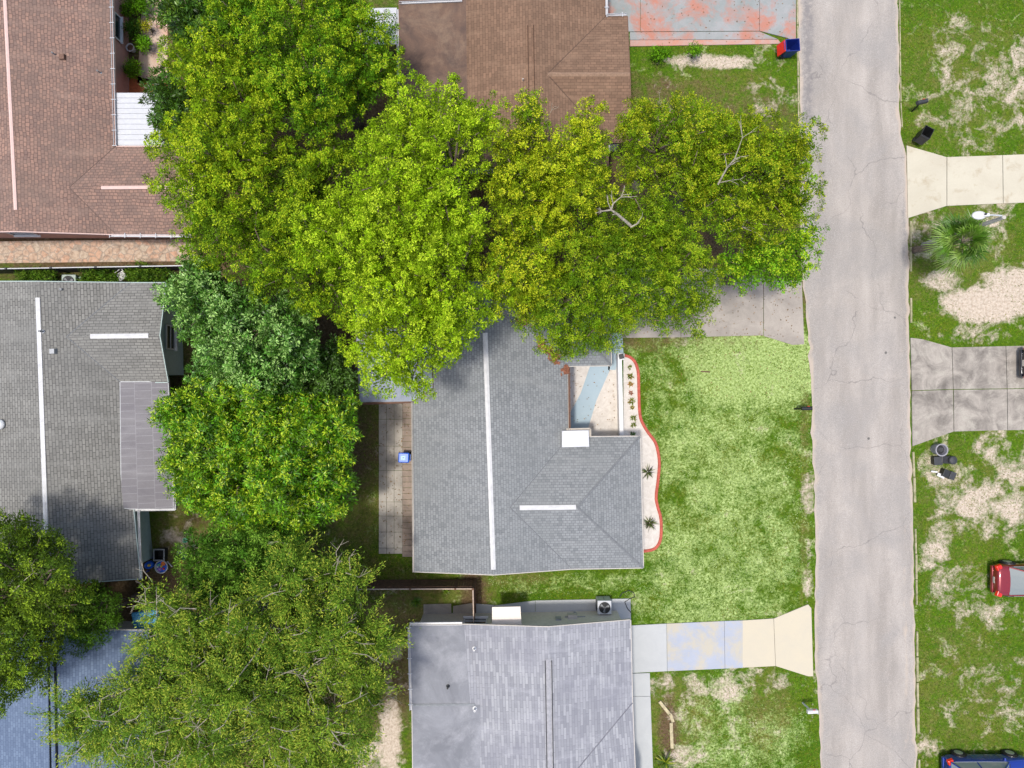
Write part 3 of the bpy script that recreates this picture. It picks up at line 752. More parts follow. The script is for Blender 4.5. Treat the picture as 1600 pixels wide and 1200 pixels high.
# --- house C, left
r = Roof([
    ([(-110, 440, E0), (57, 440, 3.65), (75, 914, 3.65), (-105, 918, E0)], 0),
    ([(57, 440, 3.65), (75, 914, 3.65), (219, 904, E0), (188, 597, E0), (104, 526, 3.33), (204, 442, E0)], 0),
    ([(104, 526, 3.33), (204, 442, E0), (259, 442, E0), (249, 524, 3.33)], 0),
    ([(104, 526, 3.33), (249, 524, 3.33), (262, 597, E0), (188, 597, E0)], 0)])
hC = thing('house', 'warm grey shingled house with teal walls and two white ridge strips at the left', 'house', P(100, 680))
r.build(hC, [M['roofC']], M['teal'])
walls(hC, r, [w_(-108, 442, .4, -.4), w_(-105, 914, .4, .4), w_(217, 903, -.6, .4), w_(190, 599, -.6, .4), w_(262, 597, -.39, .4), w_(259, 444, -.39, -.4)], M['teal'], n=16)
fC = Roof([([(188, 597, 2.72), (262, 597, 2.55), (274, 795, 2.5), (205, 795, 2.72), (190, 793, 2.75)], 0)])
fC.build(hC, [M['flatC']], M['grey'], name='porch_roof')
ridge(hC, (58.5, 465, 3.66), (72, 838, 3.66), 0.22, M['whitecap'])
ridge(hC, (141, 525.5, 3.34), (232, 524.5, 3.34), 0.24, M['whitecap'])
gutter(hC, [(205, 797, 2.55), (274, 796, 2.5), (271, 740, 2.5)], M['white'], 0.09)
gutter(hC, [(217, 797, 2.55), (221, 905, 2.55)], M['white'], 0.09)
for a, b in (((104, 526, 3.33), (204, 442, E0)), ((104, 526, 3.33), (188, 597, E0))): ridge(hC, a, b, 0.09, M['hipcap'], 'valley', .012)
vent(hC, 100, 453, 3.2, M['grey'], 'pipe', .06); vent(hC, 67, 518, 3.6, M['grey'], 'pipe', .05); vent(hC, 85, 549, 3.45, M['grey'], 'box'); vent(hC, 2, 663, 3.3, M['white'], 'dome')
for (x, y) in ((258, 640), (262, 700), (268, 788)):
    p = P(x, y, 2.4); MB().box((p[0] + .1, p[1], 1.2), (.09, .09, 2.4)).build('post', M['white'], hC)
wx = w_(262, 0, -.39, 0)[0]
window(hC, (wx, P(0, 527, 1.6)[1], 1.55), 1.25, 0.9, 0)
window(hC, (w_(212, 0, -.6, 0)[0] + .0, P(0, 700)[1], 1.4), 1.2, 1.0, 0)
# --- house E, bottom
r = Roof([
    ([(640, 978, 2.7), (725, 976, 2.85), (735, 1101, 2.88), (644, 1103, 2.72)], 1),
    ([(725, 976, 2.85), (856, 980, 3.4), (866, 1420, 3.4), (752, 1420, 2.88), (750, 1101, 2.88), (735, 1101, 2.88)], 0),
    ([(644, 1103, 2.72), (735, 1101, 2.88), (750, 1101, 2.88), (752, 1420, 2.88), (648, 1420, 2.7)], 1),
    ([(856, 980, 3.4), (985, 969, E0), (988, 1098, E0), (880, 1228, 3.28), (990, 1350, E0), (990, 1420, E0), (866, 1420, 3.4)], 0),
    ([(988, 1098, E0), (992, 1200, E0), (1000, 1228, E0), (880, 1228, 3.28)], 0),
    ([(1000, 1228, E0), (1000, 1350, E0), (990, 1350, E0), (880, 1228, 3.28)], 0)])
hE = thing('house', 'pale grey shingled house with a dark-lined ridge at the bottom centre', 'house', P(820, 1120))
r.build(hE, [M['roofE'], M['flatE']], M['offwhite'])
walls(hE, r, [w_(641, 978, .35, -.22), w_(648, 1418, .35, .3), w_(990, 1418, -.4, .3), w_(986, 972, -.35, -.22)], M['cream'], n=16)
for dx in (-5, 5):
    ridge(hE, (857 + dx, 1032, 3.39), (863 + dx, 1420, 3.39), 0.04, M['darkgrey'], 'ridge_vent', .05)
ridge(hE, (857, 1030, 3.4), (863, 1420, 3.4), 0.30, M['hipcapE'], 'ridge_cap', .015)
for a, b in (((988, 1098, E0), (880, 1228, 3.28)),): ridge(hE, a, b, 0.12, M['hipcapE2'], 'valley', .012)
gutter(hE, [(640, 975, 2.7), (722, 974, 2.85)], M['white'], 0.16)
gutter(hE, [(639, 980, 2.7), (642, 1110, 2.7)], M['whitemetal'], 0.12, brackets=True)
ridge(hE, (645, 1102, 2.74), (742, 1101, 2.90), 0.12, M['grey'], 'flashing', .03)
vent(hE, 741, 1013, 2.95, M['white'], 'pipe', .05); vent(hE, 700, 1072, 2.82, M['darkgrey'], 'pipe', .05); vent(hE, 742, 1107, 2.9, M['white'], 'pipe', .06)
yN = w_(0, 976, 0, -.22)[1]
aw = [P(769, 978, 2.35), P(815, 977, 2.35), P(813, 947, 2.15), P(769, 948, 2.15)]
mb = MB(); mb.add(aw + [(p[0], p[1], p[2] + .08) for p in aw], [(3, 2, 1, 0), (4, 5, 6, 7), (0, 1, 5, 4), (1, 2, 6, 5), (2, 3, 7, 6), (3, 0, 4, 7)])
mb.build('door_awning', plain('cream_awning', (.68, .6, .52), .5, var=.05), hE)
door(hE, (P(792, 0)[0], yN), math.pi / 2, M['white'])
window(hE, (P(896, 0)[0], yN, 1.5), 0.95, 0.8, math.pi / 2, M['grey'])
for yy in (1010, 1070, 1150): window(hE, (w_(987, 0, -.38, 0)[0], P(0, yy)[1], 1.45), 1.4, 1.0, 0)
mt = MB().box((P(896, 0, 1.8)[0], yN + .14, 1.1), (.5, .28, .4)).build('window_air_conditioner', M['offwhite'], hE)
mb = MB().box((P(870, 0)[0], yN + .08, 1.3), (.3, .14, .45)); MB().lathe((P(897, 0)[0], yN + .12, .5), [(.1, 0), (.12, .1), (.04, .2)], 12).build('hose_bib', M['grey'], hE)
mb.build('meter_box', M['grey'], hE)
window(hE, (P(745, 0)[0], yN, 1.5), 1.2, 0.9, math.pi / 2)
# --- house F, bottom left
r = Roof([([(-140, 985, E0), (78, 985, 3.6), (88, 1420, 3.6), (-140, 1420, E0)], 0), ([(78, 985, 3.6), (232, 985, E0), (236, 1420, E0), (88, 1420, 3.6)], 0)])
hF = thing('house', 'blue shingled house under the trees at the bottom left corner', 'house', P(60, 1150))
r.build(hF, [M['roofF']], M['offwhite'])
walls(hF, r, [w_(-138, 985, .4, -.4), w_(-138, 1418, .4, .4), w_(236, 1418, -.4, .4), w_(232, 985, -.4, -.4)], M['offwhite'])
for dx in (-4.8, 4.8):
    ridge(hF, (81 + dx, 1020, 3.6), (88 + dx, 1420, 3.6), 0.06, M['black'], 'ridge_vent', .06)
window(hF, (P(160, 0)[0], w_(0, 985, 0, -.4)[1], 1.5), 1.3, 1.0, math.pi / 2)

# ---------------------------------------------------------------- fences, low wall, edging
def fence(label, pts, h, mat, topmat, group=None, th=0.04, topw=0.06):
    t = thing('fence', label, 'fence', P(*pts[0]))
    bd = MB(); tp = MB(); po = []
    for i in range(len(pts) - 1):
        a = Vector(P(pts[i][0], pts[i][1], 0)); b = Vector(P(pts[i + 1][0], pts[i + 1][1], 0))
        L = (b - a).length; d = (b - a) / L; n = int(L / 0.14); rz = math.atan2(d.y, d.x)
        for k in range(n):
            c = a + d * ((k + .5) * L / n)
            bd.box((c.x, c.y, h / 2 - .02 + random.uniform(-.015, .015)), (0.128, 0.02, h - .04), rz)
        for zz in (.35, h - .3): bd.box((*((a + b) / 2 + Vector((-d.y, d.x, 0)) * .04)[:2], zz), (L, .04, .08), rz)
        tp.box((*((a + b) / 2)[:2], h + .005), (L, topw, .03), rz)
        for k in range(int(L / 2.4) + 1):
            c = a + d * min(L, k * 2.4); po.append((c, rz))
    bd.build('boards', mat, t); tp.build('top_rail', topmat, t)
    for c, rz in po:
        p = MB().box((c.x, c.y, h / 2 + .04), (.1, .1, h + .08), rz); p.build('post', mat, t)
    return t
def gp(px, py, h):  # ground position (in picture units) of a thing whose top at height h is seen at px, py
    k = (H - h) / H
    return (800 + (px - 800) * k, 600 + (py - 600) * k)
fence('dark brown board fence turning a corner north of the pale grey house', [gp(500, 921, 1.8), gp(739, 920, 1.8), gp(740, 972, 1.8)], 1.8, M['fence'], M['fencetop'])
fence('long thin dark fence with pale top between the stone path and the warm grey house', [gp(-60, 421, 1.5), gp(290, 415, 1.5)], 1.5, M['darkgrey'], M['whitemetal'], topw=0.05)
t = thing('garden_wall', 'low white wall with a square end pillar beside the gravel court', 'wall', P(970, 620))
a = P(968.5, 560, .7); b = P(971.5, 690, .7)
MB().beam((a[0], a[1], 0), (b[0], b[1], 0), .22, .7).build('wall', M['white'], t)
pp = P(970.5, 557, .9); MB().box((pp[0], pp[1], .45), (.36, .34, .9)).build('pillar', M['white'], t)
t = thing('solar_lamp', 'black square solar lamp on the white garden wall pillar', 'lamp', (pp[0], pp[1], .9))
mb = MB().box((pp[0], pp[1], .96), (.2, .2, .12), .2); mb.build('lamp_body', M['darkgrey'], t)
MB().box((pp[0], pp[1], 1.035), (.27, .27, .03), .2, .85).build('solar_panel', M['black'], t)
e = MB()
pts = [Vector(P(*p)) for p in EDGE]
fine = []
for i in range(len(pts) - 1):
    p0 = pts[max(i - 1, 0)]; p1 = pts[i]; p2 = pts[i + 1]; p3 = pts[min(i + 2, len(pts) - 1)]
    for k in range(5):
        t_ = k / 5
        fine.append(0.5 * ((2 * p1) + (-p0 + p2) * t_ + (2 * p0 - 5 * p1 + 4 * p2 - p3) * t_ ** 2 + (-p0 + 3 * p1 - 3 * p2 + p3) * t_ ** 3))
fine.append(pts[-1])
vs = []; fs = []
for i, p in enumerate(fine):
    d = (fine[min(i + 1, len(fine) - 1)] - fine[max(i - 1, 0)]).normalized(); n = Vector((-d.y, d.x, 0))
    for w, z in ((-.085, 0), (-.08, .07), (-.04, .1), (.04, .1), (.08, .07), (.085, 0)):
        vs.append(p + n * w + Vector((0, 0, z)))
for i in range(len(fine) - 1):
    for k in range(5): fs.append((i * 6 + k, i * 6 + k + 1, (i + 1) * 6 + k + 1, (i + 1) * 6 + k))
e.add(vs, fs); tag(e.build('bed_edging', M['rededge']), 'curved red concrete edging round the white gravel bed', 'edging')
t = thing('timber_edging', 'weathered timber border of three planks beside the pale path', 'edging', P(1045, 1130))
for a, b in (((1030, 1095), (1046, 1115)), ((1046.5, 1114), (1051, 1127)), ((1048, 1128), (1049.5, 1168))):
    MB().beam(P(*a), P(*b), .17, .12).build('plank', M['edging'], t)

# ---------------------------------------------------------------- bins, mailboxes, lamp, small things
def bin_(label, px, py, h, w, d, rz, body, lid, state='closed', group=None):
    c = P(px, py, h)
    t = thing('wheelie_bin', label, 'bin', (c[0], c[1], 0), rz, group)
    mb = MB(); b0 = .68
    def ring(k, z, o=0): return [(-w / 2 * k + o, -d / 2 * k + o, z), (w / 2 * k - o, -d / 2 * k + o, z), (w / 2 * k - o, d / 2 * k - o, z), (-w / 2 * k + o, d / 2 * k - o, z)]
    vs = ring(b0, .06) + ring(.96, h - .07) + ring(1.04, h - .07) + ring(1.04, h) + ring(.93, h) + ring(b0 * .95, .12, .01)
    fs = [(3, 2, 1, 0)]
    for l in range(5):
        for k in range(4): fs.append((l * 4 + k, l * 4 + (k + 1) % 4, l * 4 + 4 + (k + 1) % 4, l * 4 + 4 + k))
    fs.append((20, 21, 22, 23))
    mb.add(vs, fs)
    bevel(mb.build('body', body, t, local=True), .025)
    for s in (-1, 1):
        wh = MB(); wh.tube([(-w * .36, s * (d * .36 - .02), .12), (-w * .36, s * (d * .36 + .04), .12)], .12, 14); wh.build('wheel', M['tire'], t, local=True)
    hd = MB().tube([(-w * .52, -d * .35, h - .03), (-w * .62, -d * .35, h - .01), (-w * .62, d * .35, h - .01), (-w * .52, d * .35, h - .03)], .018, 6); hd.build('handle', body, t, local=True)
    l = MB()
    if state == 'closed':
        l.box((0, 0, h + .04), (w * 1.1, d * 1.1, .07), 0, .86); bevel(l.build('lid', lid, t, local=True), .03)
        MB().box((.02, 0, h + .083), (w * .5, d * .5, .02), 0, .9).build('lid_panel', M['liteblue'], t, local=True)
        MB().box((.02, 0, h + .098), (w * .13, d * .13, .012), .5, .9).build('lid_mark', M['navy'], t, local=True)
    else:
        l.add([(-w * .6, -d * .5, h), (-w * .6, d * .5, h), (-w * .86, d * .48, h * .42), (-w * .86, -d * .48, h * .42),
               (-w * .55, -d * .5, h), (-w * .55, d * .5, h), (-w * .79, d * .48, h * .40), (-w * .79, -d * .48, h * .40)],
              [(0, 1, 2, 3), (7, 6, 5, 4), (0, 4, 5, 1), (2, 6, 7, 3), (1, 5, 6, 2), (0, 3, 7, 4)])
        bevel(l.build('lid', lid, t, local=True), .02)
    return t
bin_('open navy wheelie bin with a red lid at the kerb by the painted driveway', 1239, 70, 1.1, .74, .64, R(4), M['navy'], M['red'], 'open')
bin_('open black wheelie bin on the grass beside the cream driveway', 1450, 206, 1.0, .56, .52, R(62), M['black'], M['black'], 'open')
bin_('closed bright blue bin with pale lid square on the patio slabs', 631, 715, .95, .56, .52, R(178), M['blue'], M['blue'], 'closed')

def mailbox(label, px, py, base, rz, body, post):
    c = P(px, py, 1.1); b = P(*base)
    t = thing('mailbox', label, 'mailbox', (c[0], c[1], 0), rz)
    ob = Vector((b[0] - c[0], b[1] - c[1], 0)); ob.rotate(__import__('mathutils').Euler((0, 0, -rz)))
    MB().tube([ob, ob * .5 + Vector((0, 0, .6)), (0, 0, 1.05)], .05, 6).build('post', post, t, local=True)
    mb = MB(); n = 8
    prof = [(-.1, 0), (.1, 0)] + [(.1 * math.cos(a), .13 + .1 * math.sin(a)) for a in np.linspace(0, math.pi, n)]
    m = len(prof)
    vs = [(-.26, y, 1.06 + z) for y, z in prof] + [(.26, y, 1.06 + z) for y, z in prof]
    mb.add(vs, [tuple(range(m))[::-1], tuple(range(m, 2 * m))] + [(i, (i + 1) % m, m + (i + 1) % m, m + i) for i in range(m)])
    mb.build('box', body, t, local=True)
    MB().box((.28, 0, 1.17), (.03, .21, .22)).build('door', body, t, local=True)
    MB().box((.1, .115, 1.22), (.14, .02, .05)).build('flag', M['red'], t, local=True)
mailbox('dark mailbox on a leaning post in the grass across the road near the black bin', 1439, 160, (1425, 174), R(12), M['darkgrey'], M['black'])
mailbox('black mailbox on a dark post at the road edge of the bright front lawn', 1259, 638, (1241, 639), R(1), M['black'], M['black'])
mailbox('white mailbox on a white post beside the road at the bottom', 1268, 1111, (1254, 1098), R(3), M['white'], M['white'])

t = thing('street_lamp', 'tall street lamp with white head leaning over the fan palm', 'street lamp', P(1443, 383))
b = Vector(P(1443, 383)); tp = Vector(P(1569, 339.5, 6.45))
MB().tube([b, b.lerp(tp, .5), tp], [.15, .12, .09], 10).build('pole', M['palepole'], t)
h1 = Vector(P(1540, 336, 6.9)); 
MB().tube([tp - Vector((0, 0, .25)), Vector(P(1565, 337, 6.75)), Vector(P(1552, 336, 6.85)), h1], .035, 8).build('arm', M['whitemetal'], t)
hd = MB(); hc = Vector(P(1529.5, 336.5, 6.9))
hd.lathe(tuple(hc - Vector((0, 0, .07))), [(.10, 0), (.26, .02), (.33, .07), (.28, .13), (.1, .17), (.01, .175)], 18, sx=1.05, sy=.62)
lh = hd.build('lamp_head', M['white'], t, smooth=True)
MB().box((hc.x + .28, hc.y, hc.z + .09), (.3, .16, .1), 0, .8).build('housing', M['white'], t)
MB().lathe((hc.x + .2, hc.y + .02, hc.z + .13), [(.05, 0), (.05, .07), (.02, .09)], 10).build('photocell', M['darkgrey'], t)
MB().lathe((hc.x, hc.y, hc.z - .12), [(.18, 0), (.24, .05)], 16, sx=1.05, sy=.62).build('lens', M['glass'], t)

def ac(label, c, s, h, mat, rz=0.0):
    t = thing('air_conditioner', label, 'air conditioner', (c[0], c[1], 0), rz)
    bd = MB().box((0, 0, h / 2 + .05), (s, s, h)); bevel(bd.build('casing', mat, t, local=True), .04, 3)
    lv = MB()
    for k in range(8):
        z = .15 + k * (h - .2) / 8
        for a in range(4):
            dx, dy = math.cos(a * math.pi / 2), math.sin(a * math.pi / 2)
            lv.box((dx * (s / 2 + .006), dy * (s / 2 + .006), z), (.02 if dx else s * .8, .02 if abs(dy) > .5 else s * .8, .03))
    lv.build('louvre', M['darkgrey'], t, local=True)
    MB().lathe((0, 0, h + .045), [(s * .41, 0), (s * .41, .02), (s * .39, .02)], 28).build('fan_well', M['black'], t, local=True)
    fb = MB()
    for k in range(3):
        a = k * 2 * math.pi / 3 + .5
        pts = [(0.05, -.4), (s * .34, -.35), (s * .36, .15), (.08, .35)]
        q = [(math.cos(a + t2) * r2, math.sin(a + t2) * r2) for r2, t2 in pts]
        fb.prism(q, h + .068, h + .074)
    fb.lathe((0, 0, h + .07), [(.06, 0), (.06, .02)], 12)
    fb.build('fan', M['grey'], t, local=True)
    gr = MB()
    for rr in np.linspace(.1, s * .40, 6):
        gr.tube([(rr * math.cos(a), rr * math.sin(a), h + .1) for a in np.linspace(0, 2 * math.pi, 25)], .004, 4, False)
    for a in np.linspace(0, math.pi, 7)[:-1]: gr.tube([(s * .41 * math.cos(a), s * .41 * math.sin(a), h + .1), (-s * .41 * math.cos(a), -s * .41 * math.sin(a), h + .1)], .004, 4)
    gr.build('grille', M['darkgrey'], t, local=True)
    return t
c = P(944.5, 949, .85); ac('square grey air conditioner with a dark round fan beside the pale grey house', c, .76, .85, M['whitemetal'])
c = P(107, 440, .85); ac('grey-green air conditioner half under the north eave of the warm grey house', c, .78, .8, M['acgreen'])
c = P(122, 438, .6); t = thing('utility_box', 'dark grey utility box beside the grey-green air conditioner', 'box', (c[0], c[1], 0))
bevel(MB().box((0, 0, .3), (.34, .4, .6)).build('casing', M['teal'], t, local=True), .02); MB().box((0.05, 0, .61), (.2, .25, .03)).build('lid', M['darkgrey'], t, local=True)

# white plastic chair on its side
c = P(187, 430, .6)
t = thing('plastic_chair', 'white plastic garden chair in the strip between fence and grey house', 'chair', (c[0], c[1], 0), R(35))
bevel(MB().box((0, 0, .42), (.44, .44, .04)).build('seat', M['white'], t, local=True), .03)
bk = MB(); bk.add([(.2, -.22, .42), (.2, .22, .42), (.36, .2, .85), (.36, -.2, .85), (.24, -.22, .42), (.24, .22, .42), (.40, .2, .85), (.40, -.2, .85)],
                  [(0, 3, 2, 1), (4, 5, 6, 7), (0, 1, 5, 4), (1, 2, 6, 5), (2, 3, 7, 6), (3, 0, 4, 7)])
bevel(bk.build('backrest', M['white'], t, local=True), .02)
for sx, sy in ((-1, -1), (-1, 1), (1, -1), (1, 1)):
    MB().tube([(sx * .19, sy * .19, .42), (sx * .24, sy * .23, 0)], .022, 6).build('leg', M['white'], t, local=True)
for sy in (-1, 1):
    MB().tube([(-.2, sy * .24, .42), (-.18, sy * .25, .64), (.28, sy * .24, .64)], .022, 6).build('armrest', M['white'], t, local=True)

# things on the right verge
c = P(1471, 703, .6)
t = thing('round_tub', 'round grey rubbish can with dark contents, topmost of the pile on the right verge', 'rubbish can', (c[0], c[1], 0))
MB().lathe((-.02, 0, 0), [(.24, 0), (.26, .05), (.31, .62), (.35, .62), (.35, .68), (.29, .68), (.23, .2)], 24).build('body', plain('grey_bin', (.26, .25, .27), .6), t, local=True, smooth=False)
MB().lathe((0.05, 0, .35), [(.2, 0), (.22, .08), (.12, .16)], 9).build('rubbish_bag', M['darkgrey'], t, local=True)
c = P(1466, 720, .35)
t = thing('plastic_crate', 'small square black crate standing below the round grey can', 'crate', (c[0], c[1], 0), R(3))
MB().box((0, 0, .17), (.42, .42, .34), 0, 1.08).build('body', M['black'], t, local=True); bevel(MB().box((0, 0, .36), (.47, .47, .04)).build('lid', M['darkgrey'], t, local=True), .03)
c = P(1484, 719, .5)
t = thing('black_bin', 'long black bin with round grey lid right of the small square crate', 'bin', (c[0], c[1], 0), R(-3))
bevel(MB().box((-.12, 0, .2), (.5, .42, .4)).build('body', M['black'], t, local=True), .03)
MB().lathe((.2, 0, .2), [(.2, 0), (.22, .25), (.24, .27), (.2, .33), (.05, .36)], 20).build('lid', M['darkgrey'], t, local=True)
c = P(1485, 742, .45)
t = thing('storage_box', 'tilted dark box with half-open lid, lowest of the pile on the right verge', 'box', (c[0], c[1], 0), R(-22))
bevel(MB().box((-.06, 0, .2), (.6, .42, .4)).build('body', M['black'], t, local=True), .02)
bevel(MB().box((.15, 0, .43), (.32, .44, .04)).build('lid', M['darkgrey'], t, local=True), .02)
c = P(1468, 742, .25)
t = thing('plastic_scrap', 'broken white plastic panel leaning against the tilted dark box', 'panel', (c[0], c[1], 0), R(-25))
bevel(MB().box((.12, 0, .2), (.42, .2, .05)).build('slab', M['white'], t, local=True), .02)
bevel(MB().box((-.25, .06, .12), (.36, .09, .04), R(18)).build('arm', M['white'], t, local=True), .015)
# garden stick, hose, blue tarp, blocks
c = P(1102, 581); tag(MB().tube([(c[0] - .25, c[1] + .02, .05), (c[0] + .25, c[1] - .01, .06)], .035, 6).build('log', M['fence']), 'short dark stick lying on the brightest part of the lawn', 'stick')
hp = [(968, 932), (972, 926), (982, 922), (990, 926), (992, 932), (984, 935), (976, 940), (980, 950), (986, 957)]
tag(MB().tube([(*P(x, y)[:2], .07) for x, y in hp], .02, 6).build('garden_hose', M['black']), 'thin black hose curling over the slab corner near the round fan unit', 'hose')
for i, (x, y, w, h, rz, lb) in enumerate(((644, 957, .75, .5, 0, 'large square concrete block west of the patio corner'), (632, 960, .5, .4, .1, 'smaller pinkish concrete slab left of the square block'), (656, 960, .22, .9, 0, 'narrow upright paver beside the patio edge'), (714, 924, .56, .26, -.08, 'thin pale board lying by the fence corner'))):
    c = P(x, y); tag(bevel(MB().box((0, 0, .05), (w, h, .1), rz).build('paving_block', M['block'] if i < 3 else M['offwhite'], loc=(c[0], c[1], 0)), .01), lb, 'paving block')
c = P(669, 968, .3); t = thing('rubbish_bag', 'dark tied bag against the wall of the pale grey house', 'bag', (c[0], c[1], 0))
subd(MB().box((0, 0, .2), (.55, .4, .4), .3, .6).build('sack', M['darkgrey'], t, local=True)); subd(MB().box((.1, .08, .42), (.16, .16, .14), .3, 1.3).build('knot', M['darkgrey'], t, local=True), 1)
c = P(227, 970, 1.9); t = thing('shed', 'small blue-roofed shed glimpsed under the feathery tree', 'shed', (c[0], c[1], 0), R(8))
MB().box((0, 0, .9), (1.2, .8, 1.8)).build('wall', M['teal'], t, local=True); MB().box((0, 0, 1.86), (1.45, 1.0, .1), 0, .9).build('roof', M['tarp'], t, local=True)
# toys
c = P(231, 884, .4); t = thing('toy_car', 'blue ride-on toy with yellow top against the teal wall', 'toy', (c[0], c[1], 0), R(20))
subd(MB().box((0, 0, .25), (.8, .6, .4), 0, .7).build('body', M['blue'], t, local=True), 2); subd(MB().box((.1, 0, .46), (.24, .2, .14)).build('seat', M['yellow'], t, local=True), 1)
for sx, sy in ((-1, -1), (-1, 1), (1, -1), (1, 1)): MB().tube([(sx * .28, sy * .26, .1), (sx * .28, sy * .34, .1)], .1, 12).build('wheel', M['navy'], t, local=True)
c = P(252, 886, .35); t = thing('play_table', 'round white-rimmed play table heaped with coloured toys', 'play table', (c[0], c[1], 0))
MB().lathe((0, 0, .22), [(.30, 0), (.34, .04), (.36, .16), (.33, .16), (.30, .06)], 24).build('tray', M['white'], t, local=True)
MB().lathe((0, 0, .262), [(.30, .0), (.30, .03)], 24).build('basin', M['blue'], t, local=True)
for a in range(4): MB().tube([(.24 * math.cos(a * 1.57 + .8), .24 * math.sin(a * 1.57 + .8), .23), (.28 * math.cos(a * 1.57 + .8), .28 * math.sin(a * 1.57 + .8), 0)], .025, 6).build('leg', M['white'], t, local=True)
for i, (x, y, m, sz) in enumerate(((.1, .18, 'orange', .13), (-.15, .12, 'green', .1), (-.1, -.12, 'purple', .12), (.12, -.1, 'red', .08), (0, .04, 'yellow', .07), (-.2, 0, 'white', .09))):
    mb = MB()
    if i % 2: mb.box((x, y, .33), (sz * 1.6, sz * 1.1, sz), i * .7, .8)
    else: mb.lathe((x, y, .29), [(sz * .6, 0), (sz, .05), (sz * .7, .1), (.01, .12)], 12)
    mb.build('toy', M[m], t, local=True)
c = P(248.5, 867, .4); t = thing('storage_tub', 'open dark tub with grey rim beside the round play table', 'tub', (c[0], c[1], 0))
mb = MB()
for (x, y, w, d) in ((-.26, 0, .05, .6), (.26, 0, .05, .6), (0, -.28, .47, .05), (0, .28, .47, .05)): mb.box((x, y, .2), (w, d, .4))
mb.box((0, 0, .02), (.5, .55, .04)); mb.build('body', M['black'], t, local=True)
mb = MB()
for (x, y, w, d) in ((-.28, 0, .07, .66), (.28, 0, .07, .66), (0, -.3, .5, .07), (0, .3, .5, .07)): mb.box((x, y, .415), (w, d, .03))
mb.build('rim', M['grey'], t, local=True)
def bucket(px, py, mat, label, s=.13):
    c = P(px, py); t = thing('toy_bucket', label, 'toy', (c[0], c[1], 0), 0)
    MB().lathe((0, 0, 0), [(s * .8, 0), (s, s * 1.7), (s * 1.12, s * 1.7), (s * 1.12, s * 1.85), (s * .9, s * 1.85), (s * .7, .04)], 16).build('pail', mat, t, local=True)
    MB().tube([(s * math.cos(a), .02, s * 1.85 + s * .9 * math.sin(a)) for a in np.linspace(0, math.pi, 9)], .01, 5).build('handle', M['white'], t, local=True)
bucket(292, 843, M['green'], 'pale green toy bucket, northernmost of the scattered toys')
bucket(291, 869, M['green'], 'pale green toy bucket on the brown strip near the purple toy')
bucket(284, 863, M['purple'], 'purple toy bucket between the play table and the shrubs', .15)
bucket(306, 852, M['grey'], 'grey toy bucket at the edge of the dark shrubs', .12)
bucket(285, 876, M['yellow'], 'small yellow toy bucket below the purple one', .1)
tag(MB().tube([(*P(262, 877)[:2], .06), (*P(270, 885)[:2], .08)], .03, 6).build('pipe', M['white']), 'short white pipe beside the play table', 'pipe')
c = P(277, 887); tag(bevel(MB().box((0, 0, .06), (.18, .3, .12), -.5, .7).build('toy_block', M['red'], loc=(c[0], c[1], 0)), .02), 'red toy block on the bare soil right of the play table', 'toy')

